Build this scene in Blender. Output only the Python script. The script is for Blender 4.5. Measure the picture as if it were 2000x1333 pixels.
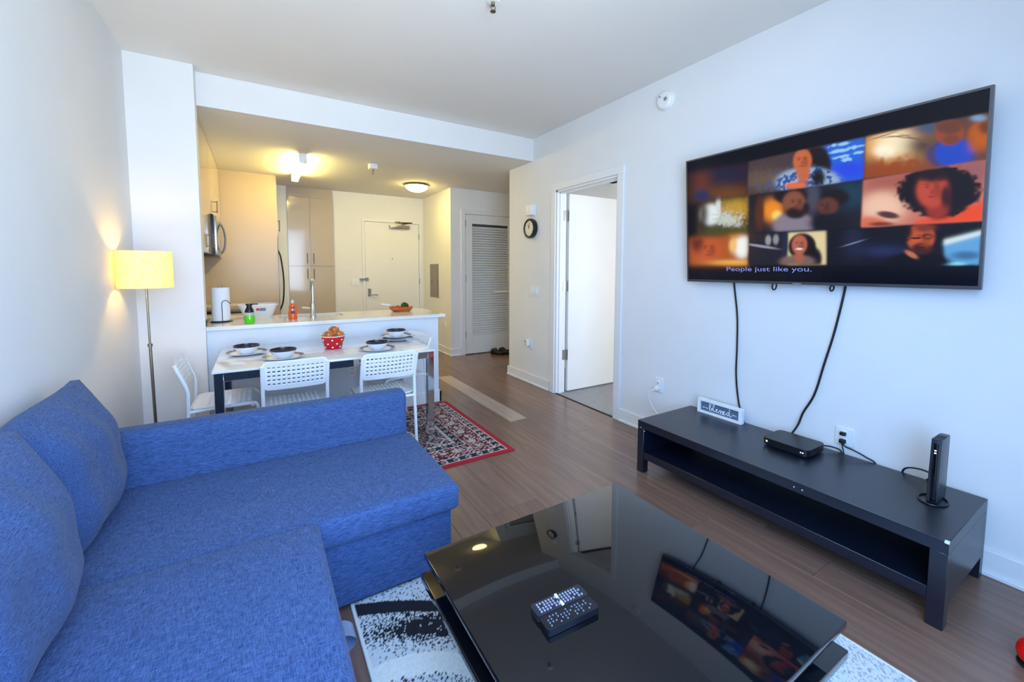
import bpy, bmesh, math, random
import numpy as np
from mathutils import Vector, Matrix
random.seed(7)
for o in list(bpy.data.objects): bpy.data.objects.remove(o)
C = bpy.context.scene.collection
SC = bpy.context.scene
PI = math.pi

# ------------------------------------------------------------------ camera
H = 1.36
cam_d = bpy.data.cameras.new('camera'); cam = bpy.data.objects.new('camera', cam_d); C.objects.link(cam)
cam_d.sensor_width = 36.0; cam_d.lens = 36.0*810.874/2000.0
cam_d.shift_y = (583.485-666.5)/2000.0
cam_d.clip_start = 0.02
def _rot(rx, ry, rz):
    return Matrix.Rotation(rz, 3, 'Z') @ Matrix.Rotation(ry, 3, 'Y') @ Matrix.Rotation(rx, 3, 'X')
Rm = _rot(1.6530, -0.5481, -0.0400)          # world axes -> view axes (x right, y down, z forward)
right, down, fwd = Rm[0], Rm[1], Rm[2]
M = Matrix(((right[0], -down[0], -fwd[0]), (right[1], -down[1], -fwd[1]), (right[2], -down[2], -fwd[2]))).to_4x4()
M.translation = (0, 0, H)
cam.matrix_world = M
SC.camera = cam

# ------------------------------------------------------------------ light and exposure
SC.view_settings.view_transform = 'Standard'; SC.view_settings.look = 'None'
SC.view_settings.gamma = 1.0; SC.view_settings.use_curve_mapping = False
SC.view_settings.exposure = 0.0
W = bpy.data.worlds.new('sky'); SC.world = W; W.use_nodes = True
W.node_tree.nodes['Background'].inputs[0].default_value = (0.45, 0.68, 1.0, 1)
W.node_tree.nodes['Background'].inputs[1].default_value = 1.0
def area(name, loc, rot, sx, sy, energy, col):
    l = bpy.data.lights.new(name, 'AREA'); l.shape = 'RECTANGLE'; l.size = sx; l.size_y = sy
    l.energy = energy; l.color = col
    o = bpy.data.objects.new(name, l); C.objects.link(o); o.location = loc; o.rotation_euler = rot
    return o
# daylight in the living-room window (behind the camera) and in the unseen bedroom window, plus an added ceiling fill
area('window_daylight', (0.30, -0.54, 1.45), (math.radians(60), 0, 0), 1.95, 2.45, 148, (0.26, 0.515, 1.0))
up_fill = area('ceiling_fill', (0.30, -0.53, 1.45), (math.radians(125), 0, 0), 1.95, 2.45, 44, (1.0, 0.90, 0.52)); up_fill.data.spread = math.radians(120)  # added fill lamp, tilted up with a narrowed spread to brighten the ceiling
area('bedroom_daylight', (4.1, 0.92, 1.5), (math.radians(90), 0, 0), 1.8, 1.6, 43, (0.92, 0.95, 1.0))

# ------------------------------------------------------------------ materials
def lin(c):
    return tuple(((v/255)/12.92 if v/255 <= 0.04045 else ((v/255+0.055)/1.055)**2.4) for v in c)
MATS = {}
def mat(name, rgb, rough=0.5, metal=0.0, var=0.06, scale=20.0, bump=0.0, emit=None, es=0.0, spec=0.5,
        trans=0.0, alpha=None, coat=0.0, stretch=None, bscale=None, subs=0.0):
    m = bpy.data.materials.new(name); m.use_nodes = True; n = m.node_tree.nodes; L = m.node_tree.links
    b = n['Principled BSDF']; MATS[name] = m
    c = lin(rgb)
    b.inputs['Roughness'].default_value = rough; b.inputs['Metallic'].default_value = metal
    b.inputs['Specular IOR Level'].default_value = spec
    b.inputs['Coat Weight'].default_value = coat
    b.inputs['Transmission Weight'].default_value = trans
    tc = n.new('ShaderNodeTexCoord'); src = tc.outputs['Object']
    if stretch:
        mp = n.new('ShaderNodeMapping'); mp.inputs['Scale'].default_value = stretch
        L.new(src, mp.inputs['Vector']); src = mp.outputs['Vector']
    nz = n.new('ShaderNodeTexNoise'); nz.inputs['Scale'].default_value = scale; nz.inputs['Detail'].default_value = 4
    L.new(src, nz.inputs['Vector'])
    r = n.new('ShaderNodeValToRGB')
    r.color_ramp.elements[0].position = 0.3; r.color_ramp.elements[1].position = 0.7
    r.color_ramp.elements[0].color = tuple(max(0, v*(1-var)) for v in c)+(1,)
    r.color_ramp.elements[1].color = tuple(min(1, v*(1+var)) for v in c)+(1,)
    L.new(nz.outputs['Fac'], r.inputs['Fac']); L.new(r.outputs['Color'], b.inputs['Base Color'])
    if bump:
        bp = n.new('ShaderNodeBump'); bp.inputs['Strength'].default_value = bump; bp.inputs['Distance'].default_value = 0.002
        if bscale:
            n2 = n.new('ShaderNodeTexNoise'); n2.inputs['Scale'].default_value = bscale; n2.inputs['Detail'].default_value = 3
            L.new(tc.outputs['Object'], n2.inputs['Vector']); L.new(n2.outputs['Fac'], bp.inputs['Height'])
        else: L.new(nz.outputs['Fac'], bp.inputs['Height'])
        L.new(bp.outputs['Normal'], b.inputs['Normal'])
    if emit:
        b.inputs['Emission Color'].default_value = lin(emit)+(1,); b.inputs['Emission Strength'].default_value = es
    if alpha is not None: b.inputs['Alpha'].default_value = alpha
    return m
WALL = mat('wall_paint', (230, 230, 228), 0.75, var=0.015, scale=3, bump=0.05, bscale=300)
CEIL = mat('ceiling_paint', (232, 229, 224), 0.85, var=0.01, scale=3)
TRIM = mat('trim_paint', (232, 232, 230), 0.45, var=0.01)
DOORP = mat('door_paint', (232, 231, 226), 0.42, var=0.012, scale=4)
GLOSSCAB = mat('gloss_cabinet', (190, 178, 162), 0.12, var=0.02, scale=3, coat=0.3)
CABPANEL = mat('cabinet_panel', (186, 166, 138), 0.3, var=0.02, scale=3)
QUARTZ = mat('quartz', (233, 231, 222), 0.12, var=0.02, scale=60)
PANELW = mat('peninsula_paint', (222, 228, 234), 0.5, var=0.01)
STEEL = mat('brushed_steel', (172, 174, 178), 0.28, metal=1.0, var=0.05, scale=80)
CHROME = mat('chrome', (205, 208, 214), 0.06, metal=1.0, var=0.01)
DKSTEEL = mat('dark_steel', (70, 66, 72), 0.35, metal=1.0, var=0.05)
NICKEL = mat('nickel', (150, 140, 125), 0.3, metal=1.0, var=0.05)
BLACKG = mat('black_gloss', (9, 11, 16), 0.035, var=0.1, spec=0.5)
BLACKW = mat('black_ash_foil', (10, 17, 33), 0.32, var=0.25, scale=30, stretch=(1, 0.06, 1), spec=0.8)
BLACKP = mat('black_plastic', (16, 17, 22), 0.35, var=0.1)
BLACKR = mat('black_rubber', (14, 15, 20), 0.55, var=0.1)
WHITEP = mat('white_plastic', (236, 236, 234), 0.35, var=0.01)
CHAIRW = mat('chair_white', (238, 240, 242), 0.35, var=0.01)
GLASSW = mat('white_glass_top', (222, 226, 228), 0.04, var=0.01, coat=0.5)
CERAM = mat('ceramic', (238, 240, 244), 0.12, var=0.01)
NAVYC = mat('navy_glaze', (20, 20, 40), 0.15, var=0.2)
GREYPANEL = mat('grey_panel', (134, 128, 126), 0.5, var=0.03)
BEDFLOOR = mat('bedroom_floor', (150, 150, 152), 0.6, var=0.06, scale=12, bump=0.1)
RED = mat('red_enamel', (190, 16, 32), 0.15, var=0.05)
REDF = mat('red_plastic', (240, 14, 16), 0.3, var=0.05)
WOODB = mat('orange_wood', (196, 104, 38), 0.35, var=0.3, scale=9, stretch=(1, 1, 6))
APPLE = mat('apple_skin', (208, 118, 58), 0.25, var=0.55, scale=22)
TOMATO = mat('tomato_skin', (214, 60, 46), 0.25, var=0.2, scale=10)
GREENV = mat('green_vegetable', (36, 66, 26), 0.6, var=0.6, scale=120, bump=1.0)
GREENS = mat('green_soap', (92, 205, 20), 0.08, var=0.05, emit=(60, 190, 5), es=0.0, coat=0.5)
ORANGES = mat('orange_soap', (232, 92, 24), 0.12, var=0.08, coat=0.4)
CLEARP = mat('clear_plastic', (225, 235, 230), 0.08, var=0.01, trans=0.6)
TUBP = mat('frosted_tub', (236, 234, 226), 0.35, var=0.01, trans=0.25)
PAPER = mat('paper_towel', (240, 241, 245), 0.9, var=0.02, scale=60, bump=0.3)
REDLAB = mat('label_red', (190, 40, 50), 0.5); BLUELAB = mat('label_blue', (90, 105, 150), 0.5)
GREENLAB = mat('label_green', (20, 70, 40), 0.5); DKLAB = mat('label_dark', (60, 35, 20), 0.5)
SLATE = mat('slate_board', (92, 108, 128), 0.6, var=0.2, scale=40, stretch=(1, 1, 8))
LEDW = mat('led_white', (240, 240, 255), 0.4, emit=(235, 235, 255), es=1.5)
GOLD = mat('clock_gold', (120, 84, 30), 0.4, metal=0.6)
CLOCKF = mat('clock_face', (232, 226, 208), 0.5, var=0.02)
LENS = mat('lit_diffuser', (255, 246, 215), 0.4, emit=(255, 229, 134), es=52.0)
DOMEG = mat('lit_dome', (255, 248, 225), 0.4, emit=(255, 229, 134), es=32.0)
FRAMEM = mat('tv_frame', (92, 90, 92), 0.35, metal=0.7, var=0.05)
SILVER = mat('tv_silver', (170, 172, 178), 0.3, metal=0.8)
SUBT = mat('subtitle', (120, 120, 170), 0.6, emit=(140, 140, 200), es=0.45)
WHITEL = mat('letter_white', (240, 244, 250), 0.5)
SHOEM = mat('black_fabric_shoe', (16, 14, 16), 0.6, var=0.3, scale=60)
BASEGAP = mat('floor_base', (40, 34, 32), 0.8)
CARAMEL = mat('stove_steel', (120, 104, 92), 0.3, metal=0.6)
def lampshade_mat():
    m = bpy.data.materials.new('lampshade_weave'); m.use_nodes = True; n = m.node_tree.nodes; L = m.node_tree.links
    n.remove(n['Principled BSDF']); out = n['Material Output']
    d = n.new('ShaderNodeBsdfDiffuse'); t = n.new('ShaderNodeBsdfTranslucent'); mx = n.new('ShaderNodeMixShader')
    tc = n.new('ShaderNodeTexCoord'); v = n.new('ShaderNodeTexVoronoi'); v.inputs['Scale'].default_value = 85
    L.new(tc.outputs['Object'], v.inputs['Vector'])
    r = n.new('ShaderNodeValToRGB'); r.color_ramp.elements[0].color = (0.95, 0.80, 0.34, 1); r.color_ramp.elements[1].color = (0.95, 0.90, 0.66, 1)
    r.color_ramp.elements[0].position = 0.1; r.color_ramp.elements[1].position = 0.6
    L.new(v.outputs['Distance'], r.inputs['Fac']); L.new(r.outputs['Color'], d.inputs[0]); L.new(r.outputs['Color'], t.inputs[0])
    mx.inputs[0].default_value = 0.5; L.new(d.outputs[0], mx.inputs[1]); L.new(t.outputs[0], mx.inputs[2]); L.new(mx.outputs[0], out.inputs[0])
    return m
SHADE = lampshade_mat()
def fabric_mat():
    m = bpy.data.materials.new('sofa_fabric'); m.use_nodes = True; n = m.node_tree.nodes; L = m.node_tree.links; b = n['Principled BSDF']
    tc = n.new('ShaderNodeTexCoord')
    outs = []
    for sc in ((280, 22, 280), (22, 280, 280)):
        mp = n.new('ShaderNodeMapping'); mp.inputs['Scale'].default_value = sc; L.new(tc.outputs['Object'], mp.inputs['Vector'])
        z = n.new('ShaderNodeTexNoise'); z.inputs['Scale'].default_value = 2.0; z.inputs['Detail'].default_value = 3; L.new(mp.outputs[0], z.inputs['Vector']); outs.append(z.outputs['Fac'])
    a = n.new('ShaderNodeMath'); a.operation = 'ADD'; L.new(outs[0], a.inputs[0]); L.new(outs[1], a.inputs[1])
    dv = n.new('ShaderNodeMath'); dv.operation = 'DIVIDE'; dv.inputs[1].default_value = 2; L.new(a.outputs[0], dv.inputs[0])
    r = n.new('ShaderNodeValToRGB'); e = r.color_ramp.elements
    e[0].position = 0.36; e[0].color = lin((20, 46, 92))+(1,); e[1].position = 0.66; e[1].color = lin((84, 110, 158))+(1,)
    L.new(dv.outputs[0], r.inputs['Fac']); L.new(r.outputs['Color'], b.inputs['Base Color'])
    b.inputs['Roughness'].default_value = 0.9; b.inputs['Sheen Weight'].default_value = 0.08; b.inputs['Specular IOR Level'].default_value = 0.2
    bp = n.new('ShaderNodeBump'); bp.inputs['Strength'].default_value = 0.35; bp.inputs['Distance'].default_value = 0.002
    L.new(dv.outputs[0], bp.inputs['Height'])
    w = n.new('ShaderNodeTexNoise'); w.inputs['Scale'].default_value = 5; w.inputs['Detail'].default_value = 3; w.inputs['Distortion'].default_value = 1.2
    L.new(tc.outputs['Object'], w.inputs['Vector'])
    bp2 = n.new('ShaderNodeBump'); bp2.inputs['Strength'].default_value = 0.35; bp2.inputs['Distance'].default_value = 0.02
    L.new(w.outputs['Fac'], bp2.inputs['Height']); L.new(bp.outputs[0], bp2.inputs['Normal']); L.new(bp2.outputs[0], b.inputs['Normal'])
    return m
FABRIC = fabric_mat()
def plank_mat(name, a, bcol):
    m = bpy.data.materials.new(name); m.use_nodes = True; n = m.node_tree.nodes; L = m.node_tree.links; b = n['Principled BSDF']
    tc = n.new('ShaderNodeTexCoord'); oi = n.new('ShaderNodeObjectInfo')
    mp = n.new('ShaderNodeMapping'); mp.inputs['Scale'].default_value = (26, 1.6, 1); L.new(tc.outputs['Object'], mp.inputs['Vector'])
    cm = n.new('ShaderNodeMath'); cm.operation = 'MULTIPLY'; cm.inputs[1].default_value = 61; L.new(oi.outputs['Random'], cm.inputs[0])
    cx = n.new('ShaderNodeCombineXYZ')
    for i in range(3): L.new(cm.outputs[0], cx.inputs[i])
    L.new(cx.outputs[0], mp.inputs['Location'])
    z = n.new('ShaderNodeTexNoise'); z.inputs['Scale'].default_value = 1.3; z.inputs['Detail'].default_value = 6; L.new(mp.outputs[0], z.inputs['Vector'])
    r = n.new('ShaderNodeValToRGB'); e = r.color_ramp.elements; e[0].position = 0.3; e[1].position = 0.72
    e[0].color = lin(a)+(1,); e[1].color = lin(bcol)+(1,)
    L.new(z.outputs['Fac'], r.inputs['Fac'])
    hs = n.new('ShaderNodeHueSaturation'); mr = n.new('ShaderNodeMapRange'); mr.inputs[3].default_value = 0.9; mr.inputs[4].default_value = 1.08
    L.new(oi.outputs['Random'], mr.inputs[0]); L.new(mr.outputs[0], hs.inputs['Value']); L.new(r.outputs['Color'], hs.inputs['Color'])
    L.new(hs.outputs['Color'], b.inputs['Base Color'])
    b.inputs['Roughness'].default_value = 0.24; b.inputs['Specular IOR Level'].default_value = 0.6
    bp = n.new('ShaderNodeBump'); bp.inputs['Strength'].default_value = 0.12; bp.inputs['Distance'].default_value = 0.001
    L.new(z.outputs['Fac'], bp.inputs['Height']); L.new(bp.outputs[0], b.inputs['Normal'])
    return m
PLANK = plank_mat('floor_plank', (118, 90, 76), (138, 108, 92))
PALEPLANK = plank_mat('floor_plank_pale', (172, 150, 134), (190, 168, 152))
def vcol_mat(name, rough=0.9, emission=0.0, bump=0.0):
    m = bpy.data.materials.new(name); m.use_nodes = True; n = m.node_tree.nodes; L = m.node_tree.links; b = n['Principled BSDF']
    a = n.new('ShaderNodeAttribute'); a.attribute_name = 'Col'
    b.inputs['Roughness'].default_value = rough
    if emission:
        b.inputs['Base Color'].default_value = (0.004, 0.004, 0.006, 1); b.inputs['Specular IOR Level'].default_value = 0.18
        L.new(a.outputs['Color'], b.inputs['Emission Color']); b.inputs['Emission Strength'].default_value = emission
    else:
        L.new(a.outputs['Color'], b.inputs['Base Color'])
    if bump:
        tc = n.new('ShaderNodeTexCoord'); z = n.new('ShaderNodeTexNoise'); z.inputs['Scale'].default_value = 350
        L.new(tc.outputs['Object'], z.inputs['Vector'])
        bp = n.new('ShaderNodeBump'); bp.inputs['Strength'].default_value = bump; bp.inputs['Distance'].default_value = 0.004
        L.new(z.outputs['Fac'], bp.inputs['Height']); L.new(bp.outputs[0], b.inputs['Normal'])
    return m

# ------------------------------------------------------------------ mesh helpers
def wm(o):
    m = o.matrix_basis.copy()
    return wm(o.parent) @ m if o.parent else m
def mk(name, bm, m, parent=None, smooth=False, local=False, ang=40):
    if parent and not local: bm.transform(wm(parent).inverted())
    me = bpy.data.meshes.new(name); bm.normal_update(); bm.to_mesh(me); bm.free()
    me.materials.append(m)
    if smooth:
        me.polygons.foreach_set('use_smooth', [True]*len(me.polygons))
        try: me.set_sharp_from_angle(angle=math.radians(ang))
        except Exception: pass
    o = bpy.data.objects.new(name, me); C.objects.link(o)
    if parent: o.parent = parent
    return o
def tag(o, label, cat=None, group=None, kind=None):
    o['label'] = label
    if cat: o['category'] = cat
    if group: o['group'] = group
    if kind: o['kind'] = kind
    return o
def thing(name, label, cat, loc=(0, 0, 0), rz=0.0, group=None, matrix=None):
    o = bpy.data.objects.new(name, None); C.objects.link(o); o.empty_display_size = 0.05
    if matrix is not None: o.matrix_basis = matrix
    else: o.location = loc; o.rotation_euler = (0, 0, rz)
    return tag(o, label, cat, group)
def nb(): return bmesh.new()
def box(bm, x0, x1, y0, y1, z0, z1, bev=0.0, seg=2):
    r = bmesh.ops.create_cube(bm, size=1.0)
    for v in r['verts']:
        v.co = Vector(((x0+x1)/2+v.co.x*(x1-x0), (y0+y1)/2+v.co.y*(y1-y0), (z0+z1)/2+v.co.z*(z1-z0)))
    if bev > 0:
        es = list({e for v in r['verts'] for e in v.link_edges})
        bmesh.ops.bevel(bm, geom=es, offset=bev, segments=seg, affect='EDGES', profile=0.5)
    return bm
def B(name, d, m, parent=None, bev=0.0, seg=2, local=False, smooth=None):
    return mk(name, box(nb(), *d, bev=bev, seg=seg), m, parent, smooth=(bev > 0) if smooth is None else smooth, local=local)
def tube(bm, pts, r, n=8, closed=False):
    pts = [Vector(p) for p in pts]; k = len(pts); rings = []; prev = None
    for i, p in enumerate(pts):
        if closed: t = pts[(i+1) % k]-pts[i-1]
        else: t = pts[min(i+1, k-1)]-pts[max(i-1, 0)]
        t.normalize()
        if prev is None:
            a = Vector((0, 0, 1)) if abs(t.z) < 0.9 else Vector((1, 0, 0)); u = t.cross(a).normalized()
        else: u = (prev-t*prev.dot(t)).normalized()
        prev = u; w = t.cross(u); rr = r[i] if isinstance(r, (list, tuple)) else r
        rings.append([bm.verts.new(p+(u*math.cos(2*PI*j/n)+w*math.sin(2*PI*j/n))*rr) for j in range(n)])
    for i in range(k if closed else k-1):
        a, b2 = rings[i], rings[(i+1) % k]
        for j in range(n): bm.faces.new((a[j], a[(j+1) % n], b2[(j+1) % n], b2[j]))
    if not closed:
        bm.faces.new(rings[0][::-1]); bm.faces.new(rings[-1])
    return bm
def spline(pts, n=10):
    P = [Vector(p) for p in pts]; P = [P[0]*2-P[1]]+P+[P[-1]*2-P[-2]]; out = []
    for i in range(1, len(P)-2):
        for j in range(n):
            t = j/n; a, b, c, d = P[i-1:i+3]
            out.append(0.5*((2*b)+(c-a)*t+(2*a-5*b+4*c-d)*t*t+(3*b-a-3*c+d)*t**3))
    out.append(P[-2]); return out
def lathe(bm, prof, cx=0, cy=0, cz=0, n=32, sx=1.0, sy=1.0):
    rings = []
    for r, z in prof:
        if r < 1e-6: rings.append([bm.verts.new((cx, cy, cz+z))])
        else: rings.append([bm.verts.new((cx+sx*r*math.cos(2*PI*j/n), cy+sy*r*math.sin(2*PI*j/n), cz+z)) for j in range(n)])
    for a, b in zip(rings, rings[1:]):
        for j in range(n):
            j2 = (j+1) % n
            if len(a) == 1 and len(b) == 1: continue
            if len(a) == 1: bm.faces.new((a[0], b[j2], b[j]))
            elif len(b) == 1: bm.faces.new((a[j], a[j2], b[0]))
            else: bm.faces.new((a[j], a[j2], b[j2], b[j]))
    bmesh.ops.recalc_face_normals(bm, faces=bm.faces)
    return bm
def prism(bm, outline, axis, a, b):
    def P(u, v, w): return {'x': (w, u, v), 'y': (u, w, v), 'z': (u, v, w)}[axis]
    f0 = [bm.verts.new(P(u, v, a)) for u, v in outline]; f1 = [bm.verts.new(P(u, v, b)) for u, v in outline]
    n = len(outline)
    bm.faces.new(f0); bm.faces.new(f1[::-1])
    for i in range(n): bm.faces.new((f0[i], f0[(i+1) % n], f1[(i+1) % n], f1[i]))
    bmesh.ops.recalc_face_normals(bm, faces=bm.faces); return bm
def rrect(x0, x1, y0, y1, r, n=5):
    out = []
    for cx, cy, a0 in ((x1-r, y1-r, 0), (x0+r, y1-r, PI/2), (x0+r, y0+r, PI), (x1-r, y0+r, 1.5*PI)):
        for i in range(n+1):
            a = a0+PI/2*i/n; out.append((cx+r*math.cos(a), cy+r*math.sin(a)))
    return out
def rotbm(bm, axis, ang, pivot=(0, 0, 0)):
    bm.transform(Matrix.Translation(pivot) @ Matrix.Rotation(ang, 4, axis) @ Matrix.Translation(-Vector(pivot))); return bm
def copy_tree(o, parent=None):
    c = o.copy(); C.objects.link(c); c.parent = parent
    for ch in list(o.children): copy_tree(ch, c)
    return c
def struct(name, bm, m, label, cat, parent=None):
    o = mk(name, bm, m, parent)
    if not parent: tag(o, label, cat, kind='structure')
    return o
def text_mesh(name, s, size, m, parent, local_mat, extrude=0.0, shear=0.0):
    cu = bpy.data.curves.new(name, 'FONT'); cu.body = s; cu.size = size; cu.extrude = extrude; cu.shear = shear
    cu.align_x = 'CENTER'; cu.align_y = 'CENTER'
    t = bpy.data.objects.new('tmp_text', cu); C.objects.link(t)
    dg = bpy.context.evaluated_depsgraph_get(); me = bpy.data.meshes.new_from_object(t.evaluated_get(dg))
    bpy.data.objects.remove(t); me.materials.clear(); me.materials.append(m); me.name = name
    o = bpy.data.objects.new(name, me); C.objects.link(o); o.parent = parent; o.matrix_basis = local_mat
    return o
def painted_grid(name, w, h, nx, ny, colfun, m, parent=None, thick=0.0, matrix=None):
    """flat woven/printed sheet: a grid whose vertices carry the printed colour; colfun(u,v)->rgb, u right, v up in 0..1"""
    u, v = np.meshgrid(np.linspace(0, 1, nx), np.linspace(0, 1, ny))
    col = colfun(u, v)
    co = np.stack([u*w, v*h, np.full_like(u, thick)], -1).reshape(-1, 3)
    idx = np.arange(nx*ny).reshape(ny, nx)
    q = np.stack([idx[:-1, :-1], idx[:-1, 1:], idx[1:, 1:], idx[1:, :-1]], -1).reshape(-1, 4)
    cl = col.reshape(-1, 3)
    if thick:                                  # give it sides
        ring = np.concatenate([idx[0, :], idx[1:, -1], idx[-1, -2::-1], idx[-2:0:-1, 0]])
        low = co[ring].copy(); low[:, 2] = 0; base = len(co)
        k = len(ring); i = np.arange(k)
        s = np.stack([ring, base+i, base+(i+1) % k, ring[(i+1) % k]], -1)
        co = np.concatenate([co, low]); cl = np.concatenate([cl, cl[ring]]); q = np.concatenate([q, s[:, ::1]])
    me = bpy.data.meshes.new(name); me.vertices.add(len(co)); me.vertices.foreach_set('co', co.ravel())
    me.loops.add(q.size); me.loops.foreach_set('vertex_index', q.ravel().astype(np.int32))
    me.polygons.add(len(q)); me.polygons.foreach_set('loop_start', np.arange(0, q.size, 4, dtype=np.int32))
    me.polygons.foreach_set('loop_total', np.full(len(q), 4, dtype=np.int32)); me.update(); me.validate()
    at = me.color_attributes.new('Col', 'FLOAT_COLOR', 'POINT')
    at.data.foreach_set('color', np.concatenate([cl, np.ones((len(cl), 1))], 1).astype(np.float32).ravel())
    me.materials.append(m)
    o = bpy.data.objects.new(name, me); C.objects.link(o)
    if matrix is not None: o.matrix_basis = matrix
    if parent: o.parent = parent
    return o

# ------------------------------------------------------------------ room shell
XL, XR, YB, YE = -0.74, 2.75, -0.60, 7.20      # left wall, right wall, window wall, entry wall
ZC, ZK = 2.85, 2.60                            # living-room ceiling, kitchen ceiling
bm = nb(); box(bm, XL-.12, XR+.12, YB-.12, YE+.12, -.08, -.012); box(bm, XR+.12, 4.42, 4.44, 7.0, -.08, -.012)
floor = struct('floor', bm, BASEGAP, 'brown wooden plank floor of the living room and hall', 'floor')
PW = 0.175; plank_cache = {}
def plank(x0, w, y0, y1, m=PLANK):
    L_ = round(y1-y0, 3); key = (round(w, 3), L_, m.name)
    if key not in plank_cache:
        b = nb(); box(b, 0.0006, w-0.0006, 0.0006, L_-0.0006, -0.012, 0.0)
        top = [e for e in b.edges if all(abs(v.co.z) < 1e-6 for v in e.verts)]
        bmesh.ops.bevel(b, geom=top, offset=0.0009, segments=1, affect='EDGES')
        me = bpy.data.meshes.new('plank'); b.to_mesh(me); b.free(); me.materials.append(m); plank_cache[key] = me
    o = bpy.data.objects.new('plank', plank_cache[key]); C.objects.link(o); o.parent = floor; o.location = (x0, y0, 0); return o
x = 1.89-15*PW
rowi = 0
while x < 4.42:
    xa, xb = max(x, XL), min(x+PW, 4.42)
    lo, hi = (YB, YE) if xb <= XR+0.1 else (4.55, 6.9)
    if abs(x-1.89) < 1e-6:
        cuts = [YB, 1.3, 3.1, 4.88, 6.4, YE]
    else:
        cuts = [lo]; y = lo+random.choice((0.45, 0.8, 1.1, 1.4, 1.7))
        while y < hi-0.3: cuts.append(y); y += random.choice((1.5, 1.8, 2.1))
        cuts.append(hi)
    if xb-xa > 0.02:
        for a, b in zip(cuts, cuts[1:]):
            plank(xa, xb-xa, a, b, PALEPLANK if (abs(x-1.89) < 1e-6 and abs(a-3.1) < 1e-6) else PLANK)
    x += PW; rowi += 1
bm = nb(); box(bm, 2.752, 5.3, 0.8, 4.44, -.08, -.003)
struct('floor_bedroom', bm, BEDFLOOR, 'grey floor of the bedroom behind the open door', 'floor')
struct('ceiling', box(nb(), XL-.12, XR+.12, YB-.12, 4.06, ZC, ZC+.1), CEIL, 'pale grey living-room ceiling', 'ceiling')
bm = nb(); box(bm, XL-.12, 4.42, 4.04, YE+.7, ZK, ZC+.1)
struct('ceiling_kitchen', bm, CEIL, 'lower kitchen ceiling with white drop face towards the living room', 'ceiling')
struct('trim_1', box(nb(), -.352, XR, 4.028, 4.042, ZK, ZC-.001), WALL, 'white drop face where the ceiling steps down to the kitchen', 'soffit')
struct('ceiling_bedroom', box(nb(), XR+.12, 5.3, .7, 4.44, ZK, ZK+.1), CEIL, 'white bedroom ceiling seen through the open door', 'ceiling')
struct('wall_left', box(nb(), XL-.12, XL, YB-.12, YE+.7, 0, ZC), WALL, 'long white wall behind the sofa and lamp', 'wall')
struct('wall_stub', box(nb(), XL, -.352, 3.91, 4.04, 0, ZC), WALL, 'short white wall stub beside the kitchen counter', 'wall')
D0, D1, DZ = 2.689, 3.587, 2.20                # bedroom door opening
bm = nb(); box(bm, XR, XR+.12, YB-.12, D0, 0, ZC); box(bm, XR, XR+.12, D1, 4.555, 0, ZC); box(bm, XR, XR+.12, D0, D1, DZ, ZC)
struct('wall_right', bm, WALL, 'white wall carrying the television, with the bedroom doorway', 'wall')
struct('wall_hall', box(nb(), XR+.12, 4.42, 4.44, 4.555, 0, ZK), WALL, 'white side wall of the short hall', 'wall')
struct('wall_hall_end', box(nb(), 4.30, 4.42, 4.555, 7.0, 0, ZK), WALL, 'white end wall of the short hall', 'wall')
LX0, LX1, LY, LZ = 2.79, 3.68, 5.96, 2.215      # louvered door
bm = nb(); box(bm, 2.545, LX0-.005, LY, LY+.12, 0, ZK); box(bm, LX1+.005, 4.30, LY, LY+.12, 0, ZK); box(bm, LX0-.005, LX1+.005, LY, LY+.12, LZ+.005, ZK)
struct('wall_closet', bm, WALL, 'white wall around the louvered closet door', 'wall')
struct('wall_side', box(nb(), 2.545, 2.665, LY+.12, YE, 0, ZK), WALL, 'cream-lit side wall with the grey electrical panel', 'wall')
struct('wall_closet_back', box(nb(), 2.665, 4.30, 6.9, 7.0, 0, ZK), WALL, 'inner back wall of the closet', 'wall')
EX0, EX1, EZ = 1.535, 2.465, 2.15               # entry door opening
bm = nb(); box(bm, 1.06, EX0, YE, YE+.12, 0, ZK); box(bm, EX1, 2.665, YE, YE+.12, 0, ZK); box(bm, EX0, EX1, YE, YE+.12, EZ, ZK)
struct('wall_entry', bm, WALL, 'white wall around the entry door', 'wall')
struct('wall_kitchen_back', box(nb(), XL, .408, YE-.04, YE+.08, 0, ZK), WALL, 'white wall strip between the fridge and the tall cabinet', 'wall')
WX0, WX1, WZ0, WZ1 = -.7, 1.3, .2, 2.7
bm = nb(); box(bm, XL, WX0, YB-.12, YB, 0, ZC); box(bm, WX1, XR, YB-.12, YB, 0, ZC); box(bm, WX0, WX1, YB-.12, YB, 0, WZ0); box(bm, WX0, WX1, YB-.12, YB, WZ1, ZC)
struct('wall_window', bm, WALL, 'white wall with the large living-room window', 'wall')
bm = nb()
for a, b in ((WX0, WX0+.05), (.28, .33), (WX1-.05, WX1)): box(bm, a, b, YB-.09, YB-.03, WZ0, WZ1)
for a, b in ((WZ0, WZ0+.05), (WZ1-.05, WZ1)): box(bm, WX0, WX1, YB-.09, YB-.03, a, b)
struct('window_1', bm, TRIM, 'white framed living-room window', 'window')
bm = nb(); box(bm, 5.2, 5.3, .8, 4.44, 0, ZK); box(bm, XR+.12, 5.3, .7, .8, 0, ZK); box(bm, XR+.125, 5.3, 4.44-.002, 4.46, 0, ZK)
struct('wall_bedroom', bm, WALL, 'white bedroom walls behind the open door', 'wall')

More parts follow.
